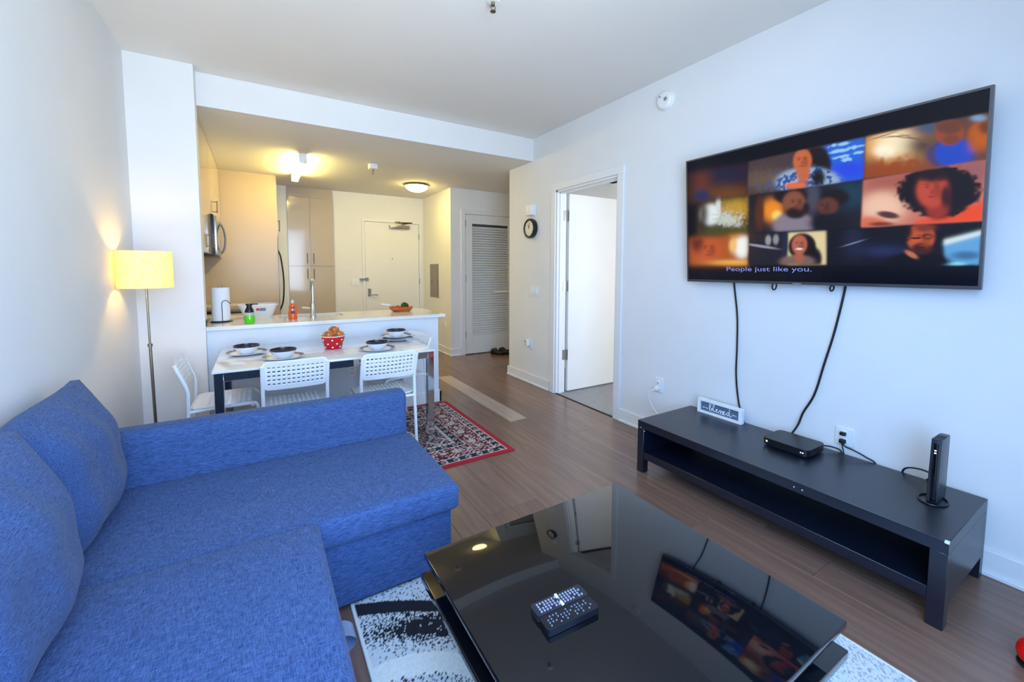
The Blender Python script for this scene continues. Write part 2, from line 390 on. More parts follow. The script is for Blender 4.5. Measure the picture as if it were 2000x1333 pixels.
# baseboards
def baseboard(name, x0, x1, y0, y1, nx, ny, label):
    bm = nb(); t, s, h = .014, .026, .115
    def bb(th, z0, z1):
        if nx: box(bm, min(x0, x0+nx*th), max(x0, x0+nx*th), y0, y1, z0, z1, .003, 1)
        else: box(bm, x0, x1, min(y0, y0+ny*th), max(y0, y0+ny*th), z0, z1, .003, 1)
    bb(t, 0.018, h); bb(s, 0, .02)
    return struct(name, bm, TRIM, label, 'baseboard')
baseboard('baseboard_right', XR, XR, YB, D0-.072, -1, 0, 'white baseboard along the television wall')
baseboard('baseboard_right_far', XR, XR, D1+.092, 4.575, -1, 0, 'short white baseboard between the bedroom doorway and the wall corner')
baseboard('baseboard_corner', XR-.02, 4.3, 4.555, 4.555, 0, 1, 'white baseboard in the hall behind the wall corner')
baseboard('baseboard_left', XL, XL, YB, 3.91, 1, 0, 'white baseboard behind the sofa')
baseboard('baseboard_stub', XL, -.352, 3.91, 3.91, 0, -1, 'white baseboard below the wall stub and lamp')
baseboard('baseboard_closet', 2.52, LX0-.075, LY, LY, 0, -1, 'short white baseboard left of the louvered door')
baseboard('baseboard_side', 2.545, 2.545, LY, YE, -1, 0, 'white baseboard below the electrical panel')
baseboard('baseboard_entry', 1.08, EX0-.05, YE, YE, 0, -1, 'white baseboard left of the entry door')

# door casings
def casing_x(name, X, n, y0, y1, z, w, label):
    bm = nb(); t = n*.018
    a, b = min(X, X+t), max(X, X+t)
    box(bm, a, b, y0-w, y0, 0, z, .002, 1); box(bm, a, b, y1, y1+w, 0, z, .002, 1); box(bm, a, b, y0-w, y1+w, z, z+w, .002, 1)
    return struct(name, bm, TRIM, label, 'door casing')
casing_x('trim_2', XR, -1, D0, D1, DZ, .072, 'white casing around the open bedroom doorway')
def casing_y(name, Y, x0, x1, z, w, label):
    bm = nb(); a, b = Y-.016, Y
    box(bm, x0-w, x0, a, b, 0, z, .002, 1); box(bm, x1, x1+w, a, b, 0, z, .002, 1); box(bm, x0-w, x1+w, a, b, z, z+w, .002, 1)
    return struct(name, bm, TRIM, label, 'door casing')
casing_y('trim_3', LY, LX0-.006, LX1+.006, LZ+.006, .068, 'white casing around the louvered closet door')
casing_y('trim_4', YE, EX0, EX1, EZ, .042, 'thin white frame around the entry door')
bm = nb()
for y0, y1 in ((D0, D0+.02), (D1-.02, D1)): box(bm, XR, XR+.12, y0, y1, 0, DZ)
box(bm, XR, XR+.12, D0, D1, DZ-.02, DZ)
for y0, y1 in ((D0+.02, D0+.032), (D1-.032, D1-.02)): box(bm, XR+.03, XR+.075, y0, y1, 0, DZ-.02)
box(bm, XR+.03, XR+.075, D0, D1, DZ-.032, DZ-.02)
struct('trim_5', bm, TRIM, 'white jamb lining the open bedroom doorway', 'door jamb')
struct('trim_6', box(nb(), XR-.002, XR+.012, D0+.02, D1-.02, -.002, .006), BLACKR, 'thin dark threshold strip below the bedroom doorway', 'threshold')

# bedroom door leaf, open at a right angle into the bedroom
d1 = struct('door_1', box(nb(), 2.895, 3.70, 3.545, 3.585, .012, 2.176, .002, 1), DOORP, 'plain white bedroom door standing open beyond the doorway', 'door')
for z in (.42, 1.18, 1.94):
    h = nb(); box(h, XR+.085, XR+.12, 3.562, 3.5675, z-.055, z+.055); box(h, 2.893, 2.897, 3.546, 3.58, z-.055, z+.055); tube(h, [(2.882, 3.556, z-.058), (2.882, 3.556, z+.058)], .008)
    mk('hinge', h, STEEL, d1)
# louvered closet door
bm = nb(); yl = LY+.02
box(bm, LX0, 2.905, yl-.035, yl, .012, LZ, .002, 1); box(bm, 3.565, LX1, yl-.035, yl, .012, LZ, .002, 1)
box(bm, 2.905, 3.565, yl-.035, yl, .012, .305); box(bm, 2.905, 3.565, yl-.035, yl, 2.075, LZ)
d2 = struct('door_2', bm, DOORP, 'white closet door filled with horizontal louver slats', 'door')
nsl = 46; sm = None
for i in range(nsl):
    z = .305+(i+.5)*(2.075-.305)/nsl
    if sm is None:
        b = nb(); box(b, -.33, .33, -.021, .021, -.0035, .0035); rotbm(b, 'X', math.radians(48)); sm = bpy.data.meshes.new('slat'); b.to_mesh(sm); b.free(); sm.materials.append(DOORP)
    s = bpy.data.objects.new('slat', sm); C.objects.link(s); s.parent = d2; s.location = (3.235, yl-.017, z)
mk('knob', lathe(nb(), [(0, -.062), (.018, -.06), (.026, -.048), (.02, -.036), (.009, -.03), (.009, -.01), (.025, -.006), (.025, 0)], n=16).__class__() if False else rotbm(lathe(nb(), [(0, .062), (.018, .06), (.026, .048), (.02, .036), (.009, .03), (.009, .01), (.025, .006), (.025, 0)], n=16), 'X', PI/2), NICKEL, None, True).parent = d2
k = d2.children[-1]; k.location = (3.625, yl-.035, .99)
for z in (.33, 1.22, 2.07):
    B('hinge', (LX0-.008, LX0+.004, yl-.042, yl-.03, z-.05, z+.05), STEEL, d2)
# entry door
d3 = struct('door_3', box(nb(), EX0+.004, EX1-.004, YE-.004, YE+.04, .008, EZ-.005, .002, 1), DOORP, 'plain cream-lit entry door with a steel closer', 'door')
cl = B('door_closer', (1.945, 2.285, YE-.06, YE-.003, 2.05, 2.105), NICKEL, d3, .006)
b = nb(); tube(b, [(2.16, YE-.035, 2.10), (2.16, YE-.035, 2.135)], .014); tube(b, [(2.16, YE-.035, 2.13), (2.30, YE-.16, 2.15)], .010, 6); tube(b, [(2.30, YE-.16, 2.15), (2.09, YE-.02, 2.155)], .010, 6); box(b, 2.04, 2.13, YE-.03, YE-.002, 2.145, 2.175)
mk('closer_arm', b, NICKEL, cl)
mk('peephole', rotbm(lathe(nb(), [(0, .006), (.009, .006), (.011, 0)], n=12), 'X', PI/2, (0, 0, 0)), NICKEL).parent = d3
d3.children[-1].location = (1.99, YE-.004, 1.535)
h = nb(); tube(h, [(1.60, YE-.004, .93), (1.60, YE-.05, .93)], .012); tube(h, [(1.595, YE-.05, .93), (1.73, YE-.05, .925)], .010); mk('lever_handle', h, STEEL, d3)
h = nb(); box(h, 1.575, 1.625, YE-.012, YE-.003, .90, 1.03, .004, 1); tube(h, [(1.60, YE-.01, 1.0), (1.60, YE-.03, 1.0)], .016); mk('lock_plate', h, NICKEL, d3)
h = nb(); box(h, 1.44, 1.53, YE-.045, YE-.018, 1.175, 1.205, .003, 1); box(h, 1.545, 1.585, YE-.03, YE-.003, 1.165, 1.215, .003, 1); mk('door_guard', h, NICKEL, d3)
for z in (.35, 1.14, 1.93): B('hinge', (EX1-.006, EX1+.008, YE-.02, YE-.008, z-.05, z+.05), STEEL, d3)

# ------------------------------------------------------------------ kitchen
def bar_handle(name, p0, p1, off, r, m, parent):
    b = nb(); p0, p1, off = Vector(p0), Vector(p1), Vector(off); d = (p1-p0).normalized()*.012
    tube(b, [p0+off, p1+off], r, 8); tube(b, [p0+d, p0+d+off], r*.8, 6); tube(b, [p1-d, p1-d+off], r*.8, 6)
    return mk(name, b, m, parent, True)
# pantry cabinet
pc = thing('pantry_cabinet', 'tall glossy beige pantry cabinet with four doors beside the entry wall', 'cabinet', (.735, 7.4, 0))
B('carcass', (.41, 1.058, 7.172, 7.7, 0, 2.452), GLOSSCAB, pc)
for x0, x1, hx in ((.413, .716, .668), (.722, 1.055, .757)):
    for z0, z1, ha, hb in ((1.403, 2.445, 1.445, 1.60), (.10, 1.397, 1.205, 1.36)):
        d = B('door', (x0, x1, 7.15, 7.17, z0, z1), GLOSSCAB, pc, .0015, 1)
        bar_handle('handle', (hx, 7.15, ha), (hx, 7.15, hb), (0, -.028, 0), .006, NICKEL, d)
B('filler_panel', (.41, 1.058, 7.185, 7.3, 2.452, ZK), GLOSSCAB, pc)
# fridge with tall side panel
sp = B('fridge_side_panel', (XL, .243, 6.455, 6.475, 0, ZK), CABPANEL); tag(sp, 'tall beige panel enclosing the near side of the fridge', 'cabinet panel')
fr = thing('fridge', 'stainless steel fridge hidden behind the tall beige panel', 'fridge', (-.2, 6.8, 0))
B('body', (XL+.02, .18, 6.48, 7.13, .02, 1.80), DKSTEEL, fr); B('door', (.18, .255, 6.482, 7.13, .70, 1.795), STEEL, fr, .01); B('freezer_drawer', (.18, .255, 6.482, 7.13, .05, .69), STEEL, fr, .01)
mk('handle', tube(nb(), spline([(.25, 6.56, 1.62), (.285, 6.56, 1.5), (.31, 6.56, 1.2), (.295, 6.56, .92), (.25, 6.56, .78)], 6), .010, 8), DKSTEEL, fr, True)
oc = thing('over_fridge_cabinet', 'cream cabinet mounted above the fridge', 'cabinet', (-.2, 6.8, 1.84))
B('carcass', (XL+.013, .235, 6.48, 7.14, 1.84, ZK-.004), GLOSSCAB, oc); d = B('door', (.237, .256, 6.482, 7.14, 1.845, ZK-.005), GLOSSCAB, oc)
bar_handle('handle', (.256, 6.56, 1.87), (.256, 6.56, 2.02), (.025, 0, 0), .006, NICKEL, d)
# left run
def upper(y0, y1, z0, z1, label, hy):
    t = thing('upper_cabinet', label, 'cabinet', (-.55, (y0+y1)/2, z0), group='upper kitchen cabinets')
    B('carcass', (XL+.013, -.395, y0, y1, z0, z1), GLOSSCAB, t); d = B('door', (-.393, -.374, y0+.002, y1-.002, z0, z1-.004), GLOSSCAB, t)
    bar_handle('handle', (-.374, hy, z0+.06), (-.374, hy, z0+.19), (.026, 0, 0), .006, NICKEL, d)
upper(4.05, 5.03, 1.50, ZK, 'cream upper cabinet next to the wall stub', 4.9)
upper(5.04, 5.76, 1.90, ZK, 'short cream upper cabinet above the microwave', 5.56)
upper(5.77, 6.45, 1.50, ZK, 'cream upper cabinet against the tall fridge panel', 5.85)
mw = thing('microwave', 'black and steel microwave hung under the upper cabinet', 'microwave', (-.5, 5.4, 1.5))
B('body', (XL+.01, -.352, 5.05, 5.75, 1.485, 1.895), BLACKP, mw, .004); B('door', (-.352, -.328, 5.05, 5.58, 1.50, 1.88), STEEL, mw, .004); B('window', (-.33, -.3265, 5.12, 5.48, 1.55, 1.83), BLACKG, mw); B('control_panel', (-.352, -.33, 5.585, 5.75, 1.50, 1.88), BLACKG, mw)
mk('handle', tube(nb(), spline([(-.33, 5.55, 1.86), (-.30, 5.55, 1.79), (-.284, 5.55, 1.68), (-.30, 5.55, 1.57), (-.33, 5.55, 1.52)], 6), .010, 8), STEEL, mw, True)
def base(y0, y1, label):
    t = thing('base_cabinet', label, 'cabinet', (-.4, (y0+y1)/2, 0), group='base kitchen cabinets')
    B('carcass', (XL+.013, -.13, y0, y1, .09, .875), GLOSSCAB, t); d = B('door', (-.128, -.11, y0+.003, y1-.003, .10, .87), GLOSSCAB, t); B('plinth', (XL+.013, -.18, y0, y1, 0, .09), BLACKP, t)
    bar_handle('handle', (-.11, (y0+y1)/2-.07, .80), (-.11, (y0+y1)/2+.07, .80), (.026, 0, 0), .006, NICKEL, d)
base(4.68, 5.04, 'cream base cabinet before the stove'); base(5.81, 6.45, 'cream base cabinet between the stove and the fridge panel')
for nm, y0, y1, lb in (('side_countertop', 4.68, 5.04, 'white side countertop before the stove'), ('side_countertop', 5.81, 6.45, 'white side countertop between stove and fridge panel')):
    tag(B(nm, (XL, -.09, y0, y1, .876, .906), QUARTZ, None, .002, 1), lb, 'countertop')
st = thing('stove', 'black topped stove below the microwave', 'stove', (-.4, 5.42, 0))
B('body', (XL+.01, -.11, 5.05, 5.80, .05, .90), STEEL, st, .004); B('cooktop', (XL+.01, -.085, 5.045, 5.805, .90, .925), BLACKG, st, .004); B('oven_door', (-.11, -.085, 5.08, 5.77, .18, .74), BLACKG, st, .004)
B('backguard', (XL+.01, XL+.07, 5.05, 5.80, .925, 1.0), BLACKP, st, .004)
bar_handle('handle', (-.085, 5.14, .77), (-.085, 5.71, .77), (.035, 0, 0), .010, STEEL, st)
tag(B('backsplash', (XL+.001, XL+.009, 4.05, 6.45, .91, 1.49), mat('backsplash_tile', (150, 140, 132), 0.3, var=.05)), 'brown-grey backsplash below the upper cabinets', 'backsplash')
# peninsula
pn = thing('kitchen_peninsula', 'white panelled kitchen peninsula behind the dining table', 'kitchen island', (.6, 4.3, 0))
B('carcass', (-.35, 1.535, 4.0, 4.60, 0, .872), GLOSSCAB, pn); B('front_panel', (-.352, 1.555, 3.98, 4.0, 0, .874), PANELW, pn); B('end_panel', (1.535, 1.555, 4.0, 4.62, 0, .874), PANELW, pn)
b = nb(); box(b, -.35, 1.58, 3.963, 3.98, 0, .115, .003, 1); box(b, 1.555, 1.58, 3.963, 4.62, 0, .115, .003, 1); mk('skirting', b, TRIM, pn)
def slab_with_hole(x0, x1, y0, y1, hx0, hx1, hy0, hy1, z0, z1):
    b = nb(); hole = rrect(hx0, hx1, hy0, hy1, .06, 5); cx, cy = (hx0+hx1)/2, (hy0+hy1)/2
    outer = []
    for u, v in hole:
        du, dv = u-cx, v-cy
        tx = ((x1 if du > 0 else x0)-cx)/du if abs(du) > 1e-9 else 1e9; ty = ((y1 if dv > 0 else y0)-cy)/dv if abs(dv) > 1e-9 else 1e9
        t = min(tx, ty); outer.append([cx+du*t, cy+dv*t])
    for X, Y in ((x0, y0), (x1, y0), (x0, y1), (x1, y1)):      # snap the nearest outline point to each corner
        i = min(range(len(outer)), key=lambda i: (outer[i][0]-X)**2*.2+(outer[i][1]-Y)**2 if True else 0); outer[i] = [X, Y]
    n = len(hole); V = {}
    for nm, pts, z in (('ht', hole, z1), ('hb', hole, z0), ('ot', outer, z1), ('ob', outer, z0)): V[nm] = [b.verts.new((p[0], p[1], z)) for p in pts]
    for i in range(n):
        j = (i+1) % n
        b.faces.new((V['ot'][i], V['ot'][j], V['ht'][j], V['ht'][i])); b.faces.new((V['ob'][j], V['ob'][i], V['hb'][i], V['hb'][j]))
        b.faces.new((V['ob'][i], V['ob'][j], V['ot'][j], V['ot'][i])); b.faces.new((V['ht'][i], V['ht'][j], V['hb'][j], V['hb'][i]))
    bmesh.ops.recalc_face_normals(b, faces=b.faces); return b
ct = mk('countertop', slab_with_hole(-.37, 1.62, 3.95, 4.66, .16, .72, 4.32, 4.60, .876, .906), QUARTZ); tag(ct, 'white quartz countertop of the peninsula with a sink', 'countertop')
tag(B('counter_upstand', (-.372, -.352, 3.952, 4.03, .906, .965), QUARTZ, None, .002, 1), 'small white stone upstand at the counter end by the wall stub', 'upstand')
sk = nb()
ring_t = rrect(.158, .722, 4.318, 4.602, .06, 5); ring_b = rrect(.18, .70, 4.34, 4.58, .06, 5)
vt = [sk.verts.new((u, v, .876)) for u, v in ring_t]; vb = [sk.verts.new((u, v, .70)) for u, v in ring_b]
for i in range(len(vt)): j = (i+1) % len(vt); sk.faces.new((vt[i], vt[j], vb[j], vb[i]))
sk.faces.new(vb)
sink = mk('sink', sk, DKSTEEL, None, True); tag(sink, 'steel undermount sink set in the peninsula countertop', 'sink')
mk('drain', lathe(nb(), [(0, .004), (.03, .004), (.04, .001)], .44, 4.46, .70, 20), DKSTEEL, sink)
fa = thing('faucet', 'tall chrome gooseneck faucet standing at the sink', 'faucet', (.43, 4.25, .906))
mk('base', lathe(nb(), [(.028, 0), (.028, .012), (.024, .02), (.022, .13), (.014, .15), (0, .152)], .43, 4.25, .906, 20), CHROME, fa, True)
mk('spout', tube(nb(), spline([(.43, 4.25, 1.03), (.432, 4.25, 1.15), (.434, 4.262, 1.225), (.436, 4.31, 1.255), (.437, 4.37, 1.235), (.437, 4.395, 1.18), (.437, 4.395, 1.14)], 6), .0125, 12), CHROME, fa, True)
mk('lever', tube(nb(), [(.42, 4.25, .995), (.36, 4.25, .998), (.335, 4.25, 1.003)], [.010, .010, .008], 8), CHROME, fa, True)
B('outlet_plate', (.676, .746, 3.972, 3.98, .372, .488), WHITEP).parent = None
def outlet(o, axis, sgn, cx, cy, cz, parentname='socket'):
    """two socket faces with slots, as children of a cover plate"""
    for dz in (-.02, .02):
        b = nb()
        if axis == 'y': box(b, cx-.016, cx+.016, cy+sgn*.010 if sgn < 0 else cy, cy if sgn < 0 else cy+.010, cz+dz-.014, cz+dz+.014, .003, 1)
        else: box(b, cx-.010, cx, cy-.016, cy+.016, cz+dz-.014, cz+dz+.014, .003, 1)
        s = mk(parentname, b, WHITEP, o)
        for e in (-.006, .006):
            b = nb()
            if axis == 'y': box(b, cx+e-.0015, cx+e+.0015, cy-.0108, cy-.009, cz+dz-.006, cz+dz+.006)
            else: box(b, cx-.0108, cx-.009, cy+e-.0015, cy+e+.0015, cz+dz-.006, cz+dz+.006)
            mk('slot', b, BLACKP, s)
op = [o for o in C.objects if o.name == 'outlet_plate'][0]; tag(op, 'white outlet plate on the peninsula front under the table', 'outlet'); op.name = 'wall_outlet'
outlet(op, 'y', -1, .711, 3.972, .43)

# items on the peninsula
t = thing('paper_towel_holder', 'white paper towel roll on a wire stand', 'paper towel', (-.275, 4.30, .906))
mk('base', lathe(nb(), [(0, .006), (.08, .006), (.084, 0), (0, 0)], -.275, 4.30, .906, 32), DKSTEEL, t, True)
mk('towel_roll', lathe(nb(), [(.018, .012), (.063, .012), (.066, .02), (.066, .285), (.063, .292), (.018, .292)], -.275, 4.30, .906, 36), PAPER, t, True)
b = nb(); tube(b, spline([(-.287, 4.30, .92), (-.287, 4.30, 1.2), (-.286, 4.30, 1.225), (-.275, 4.30, 1.235), (-.264, 4.30, 1.225), (-.263, 4.30, 1.2), (-.263, 4.30, .92)], 4), .0025, 6); mk('centre_wire', b, CHROME, t, True)
b = nb(); tube(b, spline([(-.262, 4.226, .91), (-.262, 4.226, 1.0), (-.262, 4.228, 1.07), (-.245, 4.228, 1.09), (-.222, 4.235, 1.085), (-.205, 4.245, 1.06)], 5), .0028, 6); mk('tension_wire', b, DKSTEEL, t, True)
t = thing('soap_dispenser', 'clear hand soap bottle with green soap and black pump', 'soap bottle', (-.067, 4.035, .906))
mk('liquid', lathe(nb(), [(0, .0), (.032, .0), (.038, .012), (.038, .055), (.034, .070), (0, .070)], -.067, 4.035, .906, 24), GREENS, t, True)
mk('bottle', lathe(nb(), [(.0335, .066), (.033, .075), (.030, .095), (.028, .098)], -.067, 4.035, .906, 24), CLEARP, t, True)
mk('pump', lathe(nb(), [(.031, .094), (.033, .105), (.028, .12), (.020, .135), (.018, .15), (.026, .156), (.026, .166), (0, .168)], -.067, 4.035, .906, 24), BLACKP, t, True)
B('nozzle', (-.06, -.005, 4.028, 4.042, 1.062, 1.074), BLACKP, t, .003)
t = thing('dish_soap_bottle', 'orange dish soap bottle standing by the sink', 'soap bottle', (.26, 4.20, .906))
mk('bottle', lathe(nb(), [(0, 0), (.034, 0), (.036, .01), (.037, .06), (.031, .095), (.030, .115), (.022, .135), (.012, .146), (0, .147)], .26, 4.20, .906, 24, 1, .65), ORANGES, t, True)
mk('cap', lathe(nb(), [(.013, .144), (.014, .162), (.009, .176), (0, .177)], .26, 4.20, .906, 16), TUBP, t, True)
b = nb(); b2 = lathe(b, [(0, 0), (.02, 0)], 0, 0, 0, 20, 1, .75); rotbm(b, 'X', PI/2); bmesh.ops.translate(b, verts=b.verts, vec=(.26, 4.1748, .97)); mk('label', b, GREENLAB, t)
B('label_band', (.245, .275, 4.1785, 4.182, 1.005, 1.02), DKLAB, t)
t = thing('plastic_tub', 'translucent white plastic tub with a small label', 'tub', (0, 4.55, .906))
def tub(bm):
    a = rrect(-.115, .105, 4.47, 4.63, .03, 4); c = rrect(-.155, .148, 4.44, 4.655, .035, 4); d = rrect(-.165, .158, 4.43, 4.662, .04, 4)
    R = [[bm.verts.new((u, v, z)) for u, v in pts] for pts, z in ((a, .906), (c, 1.02), (d, 1.022), (d, 1.032))]
    bm.faces.new(R[0])
    for p, q in zip(R, R[1:]):
        for i in range(len(p)): j = (i+1) % len(p); bm.faces.new((p[i], p[j], q[j], q[i]))
    bmesh.ops.recalc_face_normals(bm, faces=bm.faces); return bm
mk('tub', tub(nb()), TUBP, t, True)
B('label', (-.02, .005, 4.443, 4.446, .975, .998), REDLAB, t); B('label_print', (.008, .055, 4.443, 4.446, .972, .998), BLUELAB, t)
t = thing('wooden_bowl', 'oval orange wooden bowl on the counter end', 'bowl', (1.31, 4.42, .906))
mk('bowl', lathe(nb(), [(0, 0), (.085, 0), (.118, .022), (.132, .05), (.126, .05), (.108, .022), (.08, .01), (0, .01)], 1.31, 4.42, .906, 36, 1, .72), WOODB, t, True)
def blob(bm, c, r, sz=(1, 1, 1), amp=.0, sub=3, seed=0):
    q = bmesh.ops.create_icosphere(bm, subdivisions=sub, radius=1.0); rnd = random.Random(seed)
    for v in q['verts']:
        f = 1+amp*rnd.uniform(-1, 1); v.co = Vector((c[0]+v.co.x*r*sz[0]*f, c[1]+v.co.y*r*sz[1]*f, c[2]+v.co.z*r*sz[2]*f))
    return bm
v = thing('green_vegetable', 'dark green leafy vegetable heaped in the wooden bowl', 'vegetable', (1.345, 4.42, .93))
b = nb()
for i in range(14):
    a = i*2.4; rr = .028*math.sqrt(i/14); blob(b, (1.345+rr*math.cos(a), 4.42+rr*math.sin(a), .968+.018*(1-(rr/.028)**2)), .017, amp=.10, sub=2, seed=i)
mk('florets', b, GREENV, v, True); mk('stalk', tube(nb(), [(1.345, 4.42, .925), (1.345, 4.42, .965)], .014, 10), mat('stalk', (120, 150, 80), .6), v, True)
for i, (px, py, lb) in enumerate(((1.262, 4.40, 'red tomato nearest the white knife in the wooden bowl'), (1.285, 4.46, 'red tomato at the back of the wooden bowl'))):
    tm = thing('tomato', lb, 'tomato', (px, py, .93), group='tomatoes in the wooden bowl')
    mk('flesh', blob(nb(), (px, py, .945), .026, (1, 1, .85)), TOMATO, tm, True); mk('stem', tube(nb(), [(px, py, .964), (px, py+.004, .973)], .003, 6), GREENV, tm)
kn = thing('knife', 'white handled knife leaning out of the wooden bowl', 'knife', (1.16, 4.41, .97))
b = nb(); box(b, -.06, .045, -.009, .009, -.006, .006, .004, 2); bmm = Matrix.Translation((1.15, 4.41, .985)) @ Matrix.Rotation(math.radians(9), 4, 'Y'); b.transform(bmm); mk('handle', b, WHITEP, kn, True)
b = nb(); box(b, .045, .15, -.008, .008, -.001, .001); b.transform(bmm); mk('blade', b, STEEL, kn)

# kitchen lamps
lb = thing('ceiling_light_bar', 'long box light with glowing cover on the kitchen ceiling', 'ceiling light', (.46, 5.62, ZK))
B('diffuser', (.425, .497, 5.10, 6.20, 2.505, 2.585), LENS, lb, .006); B('housing', (.43, .492, 5.08, 6.22, 2.578, 2.605), WHITEP, lb)
for y0, y1 in ((5.075, 5.10), (6.20, 6.225)): B('end_cap', (.422, .50, y0, y1, 2.50, 2.60), WHITEP, lb, .002)
dm = thing('ceiling_dome_light', 'round glowing dome light near the entry door', 'ceiling light', (2.04, 6.02, ZK))
mk('glass_dome', lathe(nb(), [(.161, -.028), (.155, -.05), (.128, -.078), (.075, -.1), (0, -.108)], 2.04, 6.02, ZK, 40), DOMEG, dm, True)
mk('rim', lathe(nb(), [(.150, 0), (.172, -.002), (.176, -.022), (.172, -.028), (.158, -.026)], 2.04, 6.02, ZK, 40), NICKEL, dm, True)
def sprinkler(loc, label, cover):
    t = thing('fire_sprinkler', label, 'sprinkler', loc); x, y, z = loc
    if cover: B('box', (x-.045, x+.045, y-.045, y+.045, z-.055, z+.002), WHITEP, t, .004); z -= .05
    else: mk('escutcheon', lathe(nb(), [(0, -.012), (.03, -.012), (.04, 0)], x, y, z, 24), WHITEP, t, True)
    b = nb(); tube(b, [(x, y, z), (x, y, z-.03)], .011); 
    for s in (-1, 1): tube(b, [(x+s*.008, y, z-.025), (x+s*.016, y, z-.04), (x, y, z-.058)], .003, 6)
    mk('body', b, NICKEL, t, True); mk('deflector', lathe(nb(), [(0, -.058), (.016, -.058), (.016, -.062), (0, -.062)], x, y, z, 16), NICKEL, t)
sprinkler((1.166, 2.114, ZC), 'small metal sprinkler head on the living-room ceiling', False)
sprinkler((1.214, 5.161, ZK), 'white sprinkler box on the kitchen ceiling between the lights', True)

# side wall and entry fittings
t = B('electrical_panel', (2.535, 2.547, 6.465, 6.845, .885, 1.447), GREYPANEL, None, .003, 1); tag(t, 'grey electrical panel door on the side wall', 'electrical panel')
B('panel_door', (2.529, 2.536, 6.50, 6.81, .93, 1.40), GREYPANEL, t, .002, 1); B('latch', (2.522, 2.53, 6.56, 6.585, 1.27, 1.30), SILVER, t); B('breaker_label', (2.527, 2.530, 6.72, 6.75, 1.13, 1.17), BLACKP, t)
t = B('wall_outlet', (2.537, 2.546, 6.16, 6.23, .41, .525), WHITEP, None, .002, 1); tag(t, 'white outlet plate low on the side wall beside the counter end', 'outlet'); outlet(t, 'x', -1, 2.537, 6.195, .467)
t = B('light_switch', (1.312, 1.447, YE-.009, YE+.001, 1.08, 1.198), WHITEP, None, .002, 1); tag(t, 'white switch plate beside the entry door', 'light switch')
for xx in (1.345, 1.38, 1.415): B('rocker', (xx-.012, xx+.012, YE-.015, YE-.008, 1.105, 1.172), WHITEP, t, .002, 1)
# right wall fittings
def plate(name, y0, y1, z0, z1, label, cat): return tag(B(name, (XR-.008, XR+.001, y0, y1, z0, z1), WHITEP, None, .002, 1), label, cat)
t = plate('light_switch', 3.90, 4.07, 1.05, 1.163, 'white switch plate below the wall clock', 'light switch')
for yy in (3.94, 3.985, 4.03): B('rocker', (XR-.015, XR-.007, yy-.014, yy+.014, 1.073, 1.14), WHITEP, t, .002, 1)
t = plate('wall_outlet', 4.03, 4.10, .41, .525, 'white outlet plate below the switch, holding a small plug-in', 'outlet'); outlet(t, 'x', -1, XR-.008, 4.065, .467)
p = thing('plug_in', 'small white plug-in device in the outlet below the switch', 'plug', (XR-.03, 4.075, .49))
B('body', (XR-.065, XR-.017, 4.05, 4.10, .455, .53), WHITEP, p, .01); B('nozzle', (XR-.075, XR-.06, 4.065, 4.085, .50, .52), SILVER, p, .003)
t = plate('wall_outlet', 2.16, 2.235, .37, .487, 'white outlet plate with a white cord beside the bedroom doorway', 'outlet'); outlet(t, 'x', -1, XR-.008, 2.197, .428)
cdw = thing('white_cord', 'thin white cord hanging from the outlet to the floor behind the bench', 'cord', (XR-.03, 2.2, .4))
B('plug', (XR-.05, XR-.017, 2.18, 2.215, .39, .42), WHITEP, cdw, .006)
mk('cable', tube(nb(), spline([(XR-.045, 2.2, .40), (XR-.07, 2.24, .37), (XR-.05, 2.245, .29), (XR-.045, 2.19, .22), (XR-.035, 2.08, .15), (XR-.03, 1.98, .06), (XR-.035, 1.93, .005)], 6), .004, 6), WHITEP, cdw, True)
t = plate('wall_outlet', .905, .992, .39, .49, 'white outlet plate with black plugs above the bench', 'outlet'); outlet(t, 'x', -1, XR-.008, .948, .44)
t = thing('chime_box', 'small white box on the wall above the clock', 'chime', (XR, 4.05, 2.0)); B('cover', (XR-.05, XR+.002, 3.985, 4.115, 1.985, 2.10), WHITEP, t, .008); B('backplate', (XR-.012, XR+.001, 3.975, 4.125, 1.975, 2.11), WHITEP, t)
ck = thing('wall_clock', 'round black rimmed wall clock on the white wall', 'clock', (XR, 4.04, 1.835), matrix=Matrix.Translation((XR, 4.04, 1.835)) @ Matrix.Rotation(-PI/2, 4, 'Y'))
mk('rim', lathe(nb(), [(0, 0), (.108, 0), (.114, .02), (.112, .048), (.104, .056), (.094, .056), (.088, .052), (.086, .046)], n=40), BLACKP, ck, True, True)
mk('face', lathe(nb(), [(0, .046), (.088, .046)], n=40), CLOCKF, ck, local=True)
for nm, a, l, w in (('hour_hand', -70, .045, .006), ('minute_hand', -100, .065, .004)):
    b = nb(); box(b, -w/2, w/2, -.008, l, .049, .052); rotbm(b, 'Z', math.radians(a)); mk(nm, b, GOLD, ck, local=True)
for i in range(12):
    b = nb(); box(b, -.002, .002, .068, .082, .0462, .0475); rotbm(b, 'Z', i*PI/6); mk('hour_mark', b, BLACKP, ck, local=True)
sm_ = thing('smoke_detector', 'round white smoke detector high on the television wall', 'smoke detector', matrix=Matrix.Translation((XR, 2.205, 2.667)) @ Matrix.Rotation(-PI/2, 4, 'Y'), loc=None)
mk('base', lathe(nb(), [(0, 0), (.074, 0), (.074, .012), (.068, .016)], n=40), WHITEP, sm_, True, True)
mk('cover', lathe(nb(), [(.068, .014), (.066, .03), (.055, .04), (0, .042)], n=40), WHITEP, sm_, True, True)
mk('test_button', lathe(nb(), [(0, .047), (.014, .046), (.015, .04)], 0.0, -.022, 0, 16), SILVER, sm_, True, True); mk('indicator', lathe(nb(), [(0, .0445), (.005, .044), (.005, .04)], .03, .03, 0, 10), BLACKP, sm_, True, True)

